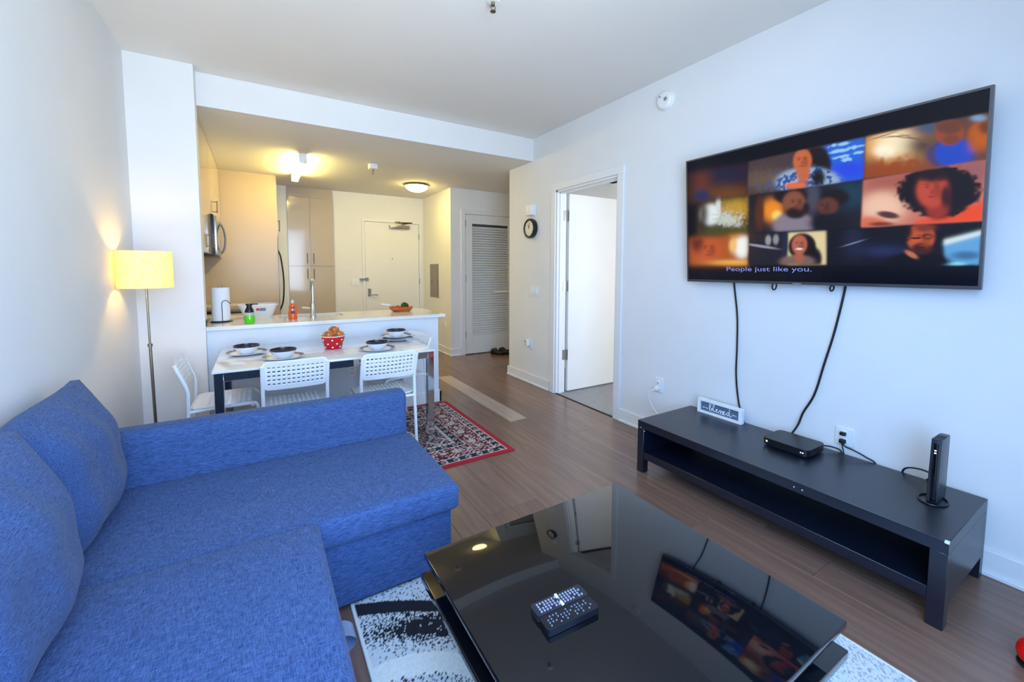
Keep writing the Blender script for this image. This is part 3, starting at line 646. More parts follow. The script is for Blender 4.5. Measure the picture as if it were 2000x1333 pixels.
# ------------------------------------------------------------------ television
xb, zb, xt, zt, ty0, ty1 = 2.682, 1.277, 2.622, 2.128, .472, 1.918
up = Vector((xt-xb, 0, zt-zb)); TH = up.length; up.normalize(); rt = Vector((0, -1, 0)); inn = up.cross(rt)
TM = Matrix(((rt.x, inn.x, up.x), (rt.y, inn.y, up.y), (rt.z, inn.z, up.z))).to_4x4(); TM.translation = (xb, ty1, zb)
TW = ty1-ty0
tv = thing('television', 'large flat television on the wall showing a grid of video portraits', 'television', matrix=TM)
B('back_shell', (.01, TW-.01, .012, .035, .01, TH-.01), BLACKP, tv, local=True); B('rear_housing', (.35, TW-.35, .03, .055, .05, .55), BLACKP, tv, .01, local=True)
b = nb(); f = .010
box(b, 0, TW, -.006, .02, 0, .016); box(b, 0, TW, -.006, .02, TH-f, TH); box(b, 0, f, -.006, .02, .016, TH-f); box(b, TW-f, TW, -.006, .02, .016, TH-f)
mk('bezel', b, FRAMEM, tv, local=True)
B('logo', (TW/2-.022, TW/2+.022, -.0075, -.004, -.006, .009), SILVER, tv, local=True)
for x0 in (.50, .88): B('wall_bracket', (x0, x0+.06, .03, .064, .12, .70), BLACKP, tv, local=True)
SW, SH = TW-2*f, TH-f-.016
src = np.array([(112, 498), (1850, 68), (1838, 1215), (140, 1180)], float); dst = np.array([(0, 1), (1, 1), (1, 0), (0, 0)], float)
A = []
for (u, v), (X, Y) in zip(dst, src):
    A.append([u, v, 1, 0, 0, 0, -X*u, -X*v, -X]); A.append([0, 0, 0, u, v, 1, -Y*u, -Y*v, -Y])
Hm = np.linalg.svd(np.array(A))[2][-1].reshape(3, 3)
def screen(u, v):
    w = Hm[2, 0]*u+Hm[2, 1]*v+Hm[2, 2]; X = (Hm[0, 0]*u+Hm[0, 1]*v+Hm[0, 2])/w; Y = (Hm[1, 0]*u+Hm[1, 1]*v+Hm[1, 2])/w
    img = np.zeros(u.shape+(3,)); img[:] = lin((6, 6, 14)); rng = np.random.default_rng(3)
    gy, gx = 64, 112; cg = rng.random((gy+1, gx+1)); fx, fy = u*(gx-1e-6), v*(gy-1e-6); ix, iy = fx.astype(int), fy.astype(int); fx, fy = fx-ix, fy-iy
    nz = (cg[iy, ix]*(1-fx)+cg[iy, ix+1]*fx)*(1-fy)+(cg[iy+1, ix]*(1-fx)+cg[iy+1, ix+1]*fx)*fy
    def soft(d, s): return 1/(1+np.exp(np.clip(d/s, -40, 40)))
    def blend(msk, rgb): img[:] = img*(1-msk[..., None])+np.array(lin(rgb))*msk[..., None]
    clip = [np.ones(u.shape)]
    def poly(pts, rgb=None, s=3.0, setclip=False):
        m_ = np.ones(u.shape)
        n_ = len(pts)
        for i in range(n_):
            (x0, y0), (x1, y1) = pts[i], pts[(i+1) % n_]; L_ = math.hypot(x1-x0, y1-y0)
            d = ((x1-x0)*(Y-y0)-(y1-y0)*(X-x0))/L_; m_ = m_*soft(-d, s)
        if setclip: clip[0] = m_
        if rgb: blend(m_*(1 if setclip else clip[0]), rgb)
    def ell(cx, cy, rx, ry, rgb, s=.12, a=0, rag=0):
        c_, s_ = math.cos(a), math.sin(a); dx, dy = X-cx, Y-cy
        d = np.sqrt(((dx*c_+dy*s_)/rx)**2+((-dx*s_+dy*c_)/ry)**2)-1+rag*(nz-.5)
        blend(soft(d, s*.34)*clip[0], rgb)
    def face(cx, cy, r, skin, hair, dark):
        mid = tuple(int(a*.45+b*.55) for a, b in zip(dark, skin)); shd = tuple(int(c*.80) for c in skin)
        ell(cx+r*.4, cy+r*.1, r*.28, r*.5, shd, .7)
        ell(cx-r*.30, cy-r*.14, r*.15, r*.08, mid, .7); ell(cx+r*.34, cy-r*.18, r*.15, r*.08, mid, .7)
        ell(cx-r*.30, cy-r*.32, r*.22, r*.05, mid, .8); ell(cx+r*.34, cy-r*.36, r*.22, r*.05, mid, .8)
        ell(cx+r*.05, cy+r*.2, r*.12, r*.14, shd, .8); ell(cx+r*.03, cy+r*.52, r*.26, r*.07, mid, .7)
    # upper left, dim
    poly([(112, 560), (470, 500), (472, 690), (112, 745)], (46, 26, 24), 8, True); ell(330, 570, 120, 60, (28, 30, 60), 1.2); ell(200, 610, 45, 60, (96, 44, 24), 1.0); ell(360, 680, 130, 40, (110, 66, 22), 1.2); ell(205, 690, 40, 30, (30, 40, 90), .8)
    # woman in patterned shirt
    poly([(470, 492), (735, 432), (1142, 350), (1142, 595), (470, 690)], (70, 56, 60), 3, True)
    ell(600, 600, 160, 50, (104, 86, 74), 1.0, rag=.6); poly([(905, 400), (1142, 345), (1142, 600), (960, 620)], (38, 104, 220), 8); ell(1060, 540, 110, 50, (40, 70, 230), .8)
    for i, (cx, cy, w_) in enumerate(((965, 398, 30), (1020, 388, 26), (1000, 430, 60), (1085, 408, 50), (1010, 462, 48), (1105, 440, 28), (1040, 480, 30))): ell(cx, cy, w_, 9, (150, 200, 240), .4, -.2, rag=1.2)
    ell(860, 520, 92, 118, (30, 20, 24), .12, rag=.1); ell(820, 610, 185, 85, (150, 176, 206), .15); ell(805, 625, 140, 60, (50, 84, 150), .2, rag=2.6)
    ell(790, 560, 38, 60, (190, 104, 66), .3); ell(783, 490, 54, 72, (196, 104, 62), .15); face(778, 488, 56, (196, 104, 62), (60, 30, 20), (80, 30, 24)); ell(750, 632, 62, 20, (226, 110, 62), .3)
    ell(880, 585, 40, 45, (26, 18, 20), .4)
    # garden, man in blue sweater
    poly([(1146, 350), (1850, 208), (1850, 482), (1146, 590)], (90, 62, 52), 3, True)
    ell(1310, 400, 190, 100, (236, 160, 70), .7); ell(1320, 380, 110, 75, (255, 240, 200), .7); ell(1260, 430, 60, 35, (255, 250, 220), .6); ell(1500, 290, 80, 40, (60, 90, 130), .9); ell(1300, 540, 260, 55, (150, 70, 20), .7, -.12, rag=.9); ell(1480, 400, 90, 60, (70, 60, 60), 1)
    for k_ in range(5): ell(1200+k_*60, 330+k_*8, 90, 3, (120, 90, 70), .8, -.5+.2*k_)
    ell(1650, 450, 150, 88, (70, 64, 110), .12); ell(1660, 440, 110, 84, (36, 74, 196), .15); ell(1625, 320, 84, 74, (150, 72, 48), .12, rag=.08); ell(1625, 290, 78, 42, (104, 62, 48), .3); ell(1640, 365, 50, 30, (120, 64, 50), .4)
    ell(1810, 345, 70, 90, (186, 92, 24), .5, rag=.3); ell(1835, 290, 40, 40, (110, 60, 30), .5); ell(1790, 240, 40, 18, (120, 160, 200), .7)
    # left middle, window and trees
    poly([(190, 738), (475, 690), (480, 922), (190, 938)], (70, 62, 30), 8, True); ell(400, 770, 110, 60, (190, 150, 50), .8, rag=.4); ell(255, 800, 60, 60, (226, 236, 240), .3); ell(300, 740, 14, 60, (210, 220, 220), .5); ell(360, 830, 70, 40, (190, 200, 190), .6, rag=1.2); ell(330, 900, 150, 30, (66, 70, 24), .6); ell(200, 800, 40, 110, (52, 26, 18), .6)
    poly([(140, 940), (480, 920), (486, 1097), (140, 1097)], (170, 86, 36), 8, True); ell(240, 1010, 90, 70, (190, 88, 44), .4); face(250, 1005, 62, (190, 88, 44), (90, 40, 20), (96, 40, 20)); ell(450, 985, 50, 70, (240, 244, 240), .4); ell(395, 980, 22, 40, (240, 190, 110), .6); ell(410, 915, 40, 22, (220, 140, 60), .6); ell(180, 960, 40, 60, (96, 36, 22), .7); ell(400, 1085, 120, 18, (240, 180, 80), .8)
    # centre, man and child
    poly([(480, 690), (1142, 596), (1142, 872), (480, 908)], (28, 26, 36), 3, True); ell(620, 775, 60, 65, (236, 140, 30), .5); ell(645, 805, 26, 26, (255, 220, 110), .6); ell(545, 790, 24, 90, (84, 40, 20), .5); ell(850, 700, 40, 90, (70, 72, 90), .6); ell(1080, 680, 90, 70, (26, 60, 84), .8)
    ell(745, 860, 120, 75, (132, 124, 140), .2); ell(720, 690, 100, 50, (26, 18, 18), .2); ell(742, 735, 66, 72, (134, 78, 56), .2); ell(755, 790, 60, 34, (36, 22, 22), .3); face(755, 735, 58, (134, 78, 56), (30, 18, 16), (40, 22, 18)); ell(815, 760, 20, 30, (40, 26, 26), .5)
    ell(985, 700, 80, 50, (26, 16, 18), .3); ell(940, 750, 62, 50, (94, 54, 44), .25); face(920, 752, 44, (94, 54, 44), (40, 22, 20), (34, 18, 18)); ell(960, 850, 120, 55, (18, 18, 30), .3)
    # right middle, curly hair
    poly([(1142, 600), (1850, 480), (1850, 832), (1142, 872)], (196, 118, 104), 3, True); poly([(1142, 600), (1850, 470), (1850, 560), (1142, 680)], (150, 74, 66), 25); ell(1260, 760, 130, 90, (240, 196, 172), .5); ell(1200, 850, 90, 40, (214, 110, 80), .5); ell(1295, 800, 66, 20, (84, 50, 56), .3, .15); ell(1260, 855, 70, 14, (120, 50, 40), .5); ell(1790, 560, 70, 70, (150, 96, 100), .8)
    poly([(1440, 840), (1850, 716), (1850, 840), (1450, 870)], (232, 76, 40), 8); ell(1580, 660, 240, 148, (20, 16, 26), .07, 0, .22); ell(1590, 760, 120, 60, (24, 18, 28), .2, rag=.2); ell(1580, 765, 62, 60, (150, 52, 40), .35); ell(1545, 655, 92, 100, (190, 74, 54), .2); ell(1545, 570, 95, 40, (30, 18, 26), .4, rag=.2); face(1538, 650, 84, (190, 74, 54), (40, 18, 22), (90, 24, 30)); ell(1625, 690, 30, 60, (60, 24, 30), .5)
    # bottom centre, smiling woman
    poly([(486, 912), (950, 890), (952, 1092), (486, 1097)], (30, 28, 42), 3, True); poly([(716, 905), (935, 893), (946, 1095), (720, 1095)], (222, 206, 160), 4); ell(560, 985, 90, 7, (150, 150, 170), .5, .15); ell(600, 950, 16, 28, (150, 150, 160), .4); ell(645, 945, 16, 28, (140, 140, 150), .4); ell(700, 960, 14, 110, (30, 40, 66), .4)
    ell(800, 985, 82, 78, (22, 14, 18), .1); ell(850, 1060, 70, 80, (20, 14, 18), .15); ell(775, 1075, 100, 40, (120, 96, 92), .25); ell(784, 1050, 26, 30, (170, 92, 70), .4); ell(784, 975, 44, 56, (180, 100, 76), .18); face(782, 975, 44, (180, 100, 76), (40, 20, 20), (70, 30, 26)); ell(784, 1000, 20, 6, (230, 220, 220), .4)
    # bottom right, man with glasses
    poly([(952, 890), (1845, 842), (1840, 1092), (952, 1095)], (14, 14, 28), 3, True); ell(1100, 950, 50, 90, (30, 34, 60), .8); ell(1100, 965, 60, 4, (120, 130, 160), .6, -.3); ell(1280, 1010, 110, 30, (34, 44, 90), 1); poly([(1625, 960), (1842, 892), (1842, 1095), (1640, 1072)], (96, 164, 220), 5); poly([(1625, 945), (1842, 890), (1842, 915), (1630, 975)], (214, 234, 244), 5); ell(1760, 1035, 80, 24, (60, 110, 160), .6); ell(1700, 1085, 60, 12, (140, 220, 250), .6)
    ell(1480, 1075, 190, 55, (8, 8, 16), .2); ell(1490, 930, 80, 82, (196, 88, 46), .15); ell(1510, 870, 60, 30, (120, 50, 34), .5); ell(1500, 995, 62, 34, (66, 26, 22), .3); face(1500, 940, 70, (196, 88, 46), (60, 24, 20), (60, 20, 16)); ell(1460, 935, 34, 5, (10, 8, 12), .3); ell(1530, 925, 34, 16, (20, 14, 18), .5); ell(1535, 926, 22, 9, (150, 70, 44), .5); ell(1400, 945, 26, 5, (10, 8, 12), .4); ell(1440, 1030, 40, 14, (190, 110, 80), .4, .5); ell(1400, 900, 40, 50, (20, 14, 22), .5)
    return img
painted_grid('screen', SW, SH, 420, 240, screen, vcol_mat('screen_picture', 0.12, 1.0), tv,
             matrix=Matrix.Translation((f, -.004, .016)) @ Matrix.Rotation(PI/2, 4, 'X'))
# subtitle: locate its place on the screen
Hi = np.linalg.inv(Hm)
def s2uv(X, Y): q = Hi @ np.array([X, Y, 1.0]); return q[0]/q[2], q[1]/q[2]
ua, va = s2uv(362, 1118); ub, vb_ = s2uv(862, 1122)
sub = text_mesh('subtitle_text', 'People just like you.', .048, SUBT, tv, Matrix.Identity(4))
wtx = max(v.co.x for v in sub.data.vertices)-min(v.co.x for v in sub.data.vertices)
sub.matrix_basis = Matrix.Translation((f+SW*(ua+ub)/2, -.006, .016+SH*(va+vb_)/2)) @ Matrix.Rotation(PI/2, 4, 'X') @ Matrix.Diagonal((SW*(ub-ua)/wtx, .82, 1, 1))
for yy, rr in ((1.33, .022), (1.03, .016)):
    l = mk('cable_loop', tube(nb(), [(XR-.05+.004*math.sin(a), yy+rr*.55*math.cos(a), 1.262+rr*math.sin(a)) for a in [2*PI*i/20 for i in range(20)]], .0045, 6, True), BLACKR, None, True)
    tag(l, 'small black cable loop hanging below the television, '+('nearer the sign' if yy > 1.2 else 'beside the long cord to the box'), 'cable')

# ------------------------------------------------------------------ television bench
tb = thing('tv_bench', 'long low black television bench against the wall', 'tv bench', (2.45, 1.15, 0))
bx0, bx1, by0, by1 = 2.156, 2.722, .408, 1.888
B('top', (bx0, bx1, by0, by1, .302, .352), BLACKW, tb, .0015, 1); B('shelf', (bx0+.004, bx1, by0+.05, by1-.05, .098, .146), BLACKW, tb, .0015, 1)
for y0, y1 in ((by0, by0+.05), (by1-.05, by1)):
    B('side_panel', (bx0+.05, bx1-.05, y0, y1, .10, .302), BLACKW, tb)
    for x0 in (bx0, bx1-.05): B('leg', (x0, x0+.05, y0, y1, 0, .302), BLACKW, tb, .0015, 1)
for yy, zz in ((1.862, .307), (1.83, .29), (.93, .325), (.895, .325)):
    b = nb(); bmesh.ops.create_icosphere(b, subdivisions=1, radius=.0032, matrix=Matrix.Translation((bx0-.001, yy, zz))); mk('screw_cover', b, WHITEP, tb)
B('chipped_corner', (bx0-.0005, bx0+.012, by0-.0005, by0+.012, .344, .3526), WHITEP, tb)
sg = thing('wooden_sign', 'white framed sign lettered blessed on the bench', 'sign', (2.655, 1.63, .352))
sy0, sy1, sz0, sz1 = 1.470, 1.786, .352, .452
b = nb(); w = .017
for d in ((sy0, sy1, sz0, sz0+w), (sy0, sy1, sz1-w, sz1), (sy0, sy0+w*1.2, sz0+w, sz1-w), (sy1-w*1.2, sy1, sz0+w, sz1-w)): box(b, 2.65, 2.685, d[0], d[1], d[2], d[3], .0015, 1)
mk('frame', b, mat('whitewashed_wood', (236, 238, 240), .6, var=.05, scale=40), sg); B('board', (2.664, 2.676, sy0+.015, sy1-.015, sz0+.015, sz1-.015), SLATE, sg)
# brush lettering, drawn stroke by stroke
strokes = [[(0.00, .30), (.08, .36), (.16, .30)],
 [(.20, .35), (.26, .85), (.25, .98), (.21, .90), (.205, .40), (.235, .16), (.275, .22), (.28, .40), (.25, .46)],
 [(.28, .30), (.345, .70), (.355, .96), (.325, 1.0), (.315, .55), (.335, .2), (.375, .2), (.41, .34), (.445, .42), (.44, .54), (.42, .5), (.42, .26), (.45, .16), (.49, .26)],
 [(.49, .26), (.53, .54), (.55, .3), (.545, .14), (.515, .14)], [(.545, .22), (.59, .54), (.61, .3), (.605, .14), (.575, .14)],
 [(.61, .24), (.655, .42), (.65, .54), (.63, .48), (.63, .24), (.66, .14), (.70, .28)],
 [(.78, .5), (.745, .52), (.725, .36), (.74, .18), (.77, .2), (.785, .4), (.80, .98), (.79, .5), (.80, .2), (.84, .16), (.90, .4), (1.0, .34)]]
b = nb()
for s in strokes:
    pts = [(2.6625, 1.752-u*.245, .373+v*.056) for u, v in s]; sp_ = spline(pts, 5)
    tube(b, sp_, [.0022+.0010*math.sin(i*.9) for i in range(len(sp_))], 5)
mk('lettering', b, WHITEL, sg)
tag(sg.children[-1], 'white script letters')
bxm = thing('set_top_box', 'flat black set-top box on the bench', 'set-top box', (2.56, 1.12, .352))
mk('case', prism(nb(), rrect(2.464, 2.668, 1.005, 1.243, .03, 4), 'z', .362, .398), BLACKP, bxm, True); mk('foot', prism(nb(), rrect(2.48, 2.655, 1.02, 1.23, .03, 4), 'z', .352, .362), BLACKR, bxm)
for yy, sz in ((1.215, .004), (1.04, .0025), (1.03, .0025)): B('indicator', (2.462, 2.466, yy-sz, yy+sz, .377, .377+2*sz), LEDW, bxm)
md = thing('modem', 'slim upright black modem near the end of the bench', 'modem', (2.50, .53, .352))
b = nb(); prism(b, rrect(2.462, 2.60, .513, .549, .012, 3), 'z', .356, .628)
for v in b.verts:
    if v.co.z > .6: v.co.x += .012; v.co.y = .531+(v.co.y-.531)*.92
mk('case', b, mat('modem_plastic', (44, 52, 62), .3, var=.1), md, True); b = nb(); prism(b, rrect(2.4585, 2.475, .517, .536, .006, 3), 'z', .36, .615)
mk('front_strip', b, BLACKG, md, True)
mk('vents', (lambda b: ([box(b, 2.48+i*.02, 2.49+i*.02, .517, .545, .6275, .630) for i in range(5)], b)[1])(nb()), BLACKP, md)
for zz in (.585, .574): B('indicator', (2.4575, 2.459, .524, .530, zz, zz+.005), LEDW, md)
mk('stand_ring', tube(nb(), [(2.495+.062*math.cos(a), .531+.046*math.sin(a), .356) for a in [2*PI*i/28 for i in range(28)]], .0035, 6, True), BLACKP, md, True)
def cord(name, pts, r, m, label, plugs=()):
    t = thing(name, label, 'cord', pts[0]); mk('cable', tube(nb(), spline(pts, 8), r, 6), m, t, True)
    for d in plugs: B('plug', d, m, t, .004)
cord('power_cord', [(XR-.02, 1.60, 1.30), (XR-.012, 1.60, 1.24), (XR-.01, 1.575, 1.05), (XR-.01, 1.568, .85), (XR-.01, 1.566, .65), (XR-.012, 1.54, .47), (XR-.014, 1.50, .34), (XR-.014, 1.49, .2)], .006, BLACKR, 'black cord dropping from the television behind the white sign')
cord('video_cord', [(XR-.03, .975, 1.30), (XR-.014, .985, 1.24), (XR-.012, 1.02, 1.02), (XR-.012, 1.06, .83), (XR-.014, 1.10, .64), (XR-.018, 1.15, .52), (XR-.03, 1.17, .44), (XR-.09, 1.18, .385)], .006, BLACKR, 'black cord running from the television to the set-top box')
cord('box_power_cord', [(2.67, 1.02, .38), (2.705, .99, .375), (2.728, .955, .36), (2.734, .94, .30), (2.734, .93, .2)], .004, BLACKR, 'short black cord behind the set-top box')
cord('black_cord', [(XR-.035, .948, .418), (XR-.045, .93, .40), (XR-.04, .89, .39), (XR-.03, .84, .37), (XR-.022, .80, .345), (XR-.02, .79, .25)], .004, BLACKR, 'black plug and cord in the outlet above the bench', ((XR-.04, XR-.017, .935, .962, .452, .47), (XR-.042, XR-.017, .934, .962, .408, .430)))
cord('outlet_thin_cord', [(XR-.03, .952, .41), (XR-.028, .945, .38), (XR-.02, .94, .33), (XR-.02, .94, .2)], .003, BLACKR, 'thin black cord falling straight from the outlet behind the bench')
cord('modem_power_cord', [(2.60, .53, .40), (2.65, .57, .41), (2.69, .62, .405), (2.72, .68, .38), (2.735, .70, .33), (2.735, .70, .2)], .004, BLACKR, 'upper black cord arching from the modem over the bench edge')
cord('modem_data_cord', [(2.60, .535, .385), (2.65, .55, .39), (2.69, .58, .375), (2.715, .60, .358), (2.734, .61, .33), (2.734, .61, .2)], .004, BLACKR, 'lower black cord from the modem to the bench edge')

# ------------------------------------------------------------------ coffee table and remotes
cx0, cx1, cy0, cy1 = .440, 1.318, .425, 1.272; ctz = .42
co = thing('coffee_table', 'square black high-gloss coffee table with two stacked slabs', 'coffee table', (.88, .85, 0))
B('top', (cx0, cx1, cy0, cy1, ctz-.02, ctz), BLACKG, co, .002, 2); B('core', (cx0+.10, cx1-.10, cy0+.10, cy1-.10, .335, ctz-.02), BLACKP, co)
B('lower_slab', (cx0-.005, cx1+.005, cy0-.005, cy1+.02, .312, .338), BLACKG, co, .002, 2); B('pedestal', (cx0+.22, cx1-.22, cy0+.22, cy1-.22, .035, .312), BLACKG, co, .003); B('base_plate', (cx0+.14, cx1-.14, cy0+.14, cy1-.14, .012, .037), BLACKG, co, .003)
def remote(x0, x1, y0, y1, z, label, seed, cols, rows, rz, light):
    cx, cy = (x0+x1)/2, (y0+y1)/2
    t = thing('remote_control', label, 'remote control', (cx, cy, z), rz, 'remote controls on the coffee table')
    w, h = (x1-x0)/2, (y1-y0)/2
    mk('body', prism(nb(), rrect(-w, w, -h, h, .008, 3), 'z', .002, .020), mat('remote_body_%d' % seed, (34, 38, 48) if light else (18, 20, 28), .25), t, True, True)
    mk('underside', prism(nb(), rrect(-w+.006, w-.006, -h+.006, h-.006, .006, 3), 'z', 0, .004), BLACKP, t, local=True)
    rnd = random.Random(seed); bms = {}
    me = None
    for i in range(cols):
        for j in range(rows):
            u = -w+.012+(2*w-.024)*(i+.5)/cols; v = -h+.006+(2*h-.012)*(j+.5)/rows
            if rnd.random() < (.08 if light else .42): continue
            if me is None:
                b = nb(); w_ = .0024 if light else .0018; box(b, -w_, w_, -w_, w_, .0195, .0222); me = bpy.data.meshes.new('button'); b.to_mesh(me); b.free(); me.materials.append(mat('button_%d' % seed, (150, 150, 168) if light else (110, 118, 140), .35))
            o = bpy.data.objects.new('button', me); C.objects.link(o); o.parent = t; o.location = (u, v, 0)
    if light: 
        for du in (-.006,):
            for v in (-.014, .014): B('rocker_button', (du, du+.008, v-.007, v+.007, .0195, .024), WHITEP, t, .001, 1, local=True)
    return t
zt_ = ctz
remote(.605, .772, .842, .888, zt_, 'black remote with many pale buttons lying away from the sofa edge', 5, 15, 4, math.radians(-3.5), True)
remote(.602, .768, .793, .840, zt_, 'darker black remote with sparse small buttons lying beside the other', 6, 14, 4, math.radians(-3.5), False)

# ------------------------------------------------------------------ sofa
s = .41
sf = thing('corner_sofa', 'blue fabric corner sofa with a chaise seat', 'sofa', (-.2, 1.4, 0))
def cushion_box(x0, x1, y0, y1, z0, z1, bev, puff=0.0, nsub=10, wr=0.0, seed=0):
    b = nb(); box(b, x0, x1, y0, y1, z0, z1)
    bmesh.ops.bevel(b, geom=list(b.edges), offset=bev, segments=3, affect='EDGES', profile=0.5)
    big = [e for e in b.edges if e.calc_length() > .12]
    bmesh.ops.subdivide_edges(b, edges=big, cuts=nsub, use_grid_fill=True)
    rnd = random.Random(seed); ph = [rnd.uniform(0, 6.28) for _ in range(6)]
    for v in b.verts:
        u = (v.co.x-x0)/(x1-x0)*2-1; w = (v.co.y-y0)/(y1-y0)*2-1
        if v.co.z > (z0+z1)/2:
            v.co.z += puff*(1-u*u)*(1-w*w)
            if wr: v.co.z += wr*(math.sin(9*u+3*w+ph[0])*math.sin(5*w-4*u+ph[1]))*(1-abs(u)**4)*(1-abs(w)**4)
    return b
mk('chaise_base', cushion_box(XL+.03, .705, 1.665, 2.34, .028, .30, .008), FABRIC, sf, True)
mk('chaise_seat', cushion_box(XL+.05, .735, 1.635, 2.345, .295, s, .022, .008, 12, .003, 1), FABRIC, sf, True)
mk('sofa_base', cushion_box(XL+.03, .135, .12, 1.67, .028, .285, .008), FABRIC, sf, True)
mk('sofa_seat', cushion_box(XL+.05, .165, .12, 1.652, .28, s+.012, .028, .012, 12, .005, 2), FABRIC, sf, True)
def arm(y0, y1, x1, name):
    b = nb(); pr = rrect(y0, y1, .03, .655, .05, 5); pr = [(u, v if v > .1 else (.03 if v < .06 else v)) for u, v in pr]
    prism(b, pr, 'x', XL+.02, x1)
    es = [e for e in b.edges if all(abs(v.co.x-x1) < 1e-5 for v in e.verts)]
    bmesh.ops.bevel(b, geom=es, offset=.035, segments=4, affect='EDGES', profile=.5)
    return mk(name, b, FABRIC, sf, True, ang=50)
arm(2.34, 2.475, .722, 'armrest'); arm(-.01, .125, .165, 'armrest')
mk('backrest', cushion_box(XL+.012, -.695, .12, 2.345, .03, .62, .015), FABRIC, sf, True)
for fx, fy in ((.62, 1.72), (.62, 2.28), (-.6, 2.28), (-.6, .2), (.05, .2)): B('foot', (fx-.03, fx+.03, fy-.03, fy+.03, 0, .03), BLACKP, sf)
b = nb(); pts = spline([(.15, 1.30, .327), (.185, 1.30, .322), (.208, 1.30, .298), (.188, 1.30, .274), (.15, 1.30, .268)], 5)
prev = None
for p_ in pts:
    a = b.verts.new((p_.x, 1.185, p_.z)); c = b.verts.new((p_.x, 1.245, p_.z))
    if prev: b.faces.new((prev[0], prev[1], c, a))
    prev = (a, c)
bmesh.ops.solidify(b, geom=b.faces[:], thickness=.003); mk('pull_strap', b, mat('strap_webbing', (158, 172, 200), .9, var=.1, scale=200), sf, True)
def back_cushion(y0, y1, label, seed, lean=.0, ztop=.90, xs=0.0):
    """a leaning, puffed pillow: u along the wall, v up, thickness outwards"""
    b = nb(); n, mseg = 30, 24; rnd = random.Random(seed); ph = [rnd.uniform(0, 6.28) for _ in range(8)]
    L_ = y1-y0; Hh = ztop-s+.03; sides = {}
    def P(u, v, sd):
        e = max(0, (1-abs(u)**3.2))**.55*max(0, (1-abs(v)**2.8))**.6
        th = .016+.118*e
        wr = .010*math.sin(5*u+4*v+ph[0])*math.sin(3*v-4*u+ph[1])*e + .006*math.sin(11*(u+.4*v)+ph[2])*e*max(0, v)
        k = 1-.05*(1-e)*abs(u)*abs(v)
        y = (y0+y1)/2+u*L_/2*(1-(.045 if u < 0 else .006)*(v*.5+.5)*abs(u))*(k if u < 0 else 1); zz = s-.005+(v*.5+.5)*Hh*(1-.02*abs(u)**2*(v > 0))
        if v > .7: zz -= .03*(u*u)*(v-.7)/.3*(0 if u > 0 else 1)
        if v > .4: zz += .022*max(0, u)**3*(v-.4)/.6
        xc = -.575-.075*(v*.5+.5)+xs
        return (xc+(th+wr)*sd if sd > 0 else max(xc-th*.75, XL+.008 if zz > .635 else -.690), y, zz)
    for sd in (1, -1):
        g = [[b.verts.new(P(-1+2*i/n, -1+2*j/mseg, sd)) for j in range(mseg+1)] for i in range(n+1)]; sides[sd] = g
        for i in range(n):
            for j in range(mseg):
                q = (g[i][j], g[i+1][j], g[i+1][j+1], g[i][j+1]); b.faces.new(q if sd > 0 else q[::-1])
    A_, B_ = sides[1], sides[-1]
    ring = [(i, 0) for i in range(n)]+[(n, j) for j in range(mseg)]+[(i, mseg) for i in range(n, 0, -1)]+[(0, j) for j in range(mseg, 0, -1)]
    for p_, q_ in zip(ring, ring[1:]+ring[:1]): b.faces.new((A_[p_[0]][p_[1]], B_[p_[0]][p_[1]], B_[q_[0]][q_[1]], A_[q_[0]][q_[1]]))
    bmesh.ops.recalc_face_normals(b, faces=b.faces)
    o = mk('back_cushion', b, FABRIC, None, True, ang=80); tag(o, label, 'cushion', 'loose back cushions on the sofa')
    return o
back_cushion(1.712, 2.345, 'blue back cushion in the sofa corner by the long armrest', 11, ztop=.868)
back_cushion(1.03, 1.718, 'blue back cushion overlapping the corner cushion', 12, ztop=.862, xs=.035)
back_cushion(.30, 1.02, 'blue back cushion at the far end from the long armrest', 13, ztop=.868)

# ------------------------------------------------------------------ rugs
def grey_rug(u, v):
    X = .274+u*1.53; Y = -.60+v*2.29; rng = np.random.default_rng(5); r = rng.random(u.shape); r2 = rng.random(u.shape)
    light = np.array(lin((206, 212, 214))); dark = np.array(lin((20, 21, 30))); cream = np.array(lin((228, 230, 222))); grey = np.array(lin((150, 156, 168)))
    col = np.empty(u.shape+(3,)); col[:] = light
    dens = np.full(u.shape, .16)
    yb_ = 1.645-.10*((X-.28)/.28)-.12*np.clip((X-.28)/.28, 0, 4)**2*.35          # black band centre line
    dn = np.exp(-((X-.54)/.17)**2-((Y-1.42+.5*(X-.5))/.060)**2)*.80+.46*np.exp(-((X-.50)/.32)**2-((Y-1.45+.35*(X-.5))/.10)**2)
    zone = (Y < yb_-.03); dens = np.where(zone, np.clip(dn, .05, .97), .13)
    rad = np.hypot((X-.30)/1.0, (Y-.98)/1.0); arc = rad < .385
    cr = arc & (rad > .30); dens = np.where(arc, np.where(rad > .31, .0, .25), dens)
    far = X > .95; dens = np.where(far, .22, dens)
    tint = np.where(far, 1.0, .0)
    msk = r < dens
    col = np.where(msk[..., None], np.where(far[..., None], grey, dark), np.where((cr & ~far)[..., None], cream, light))
    band = (np.abs(Y-yb_) < .033) & (X < 1.2)
    col = np.where(band[..., None], dark, col)
    col = col*(.92+.16*r2[..., None])
    edge = (u < .008) | (u > .992); col = np.where(edge[..., None], cream, col)
    return col
gr = painted_grid('area_rug', 1.53, 2.29, 310, 460, grey_rug, vcol_mat('grey_rug_pile', .95, 0, .6), None, .012, Matrix.Translation((.274, -.60, 0)))
tag(gr, 'speckled grey and black shag rug under the coffee table', 'rug')
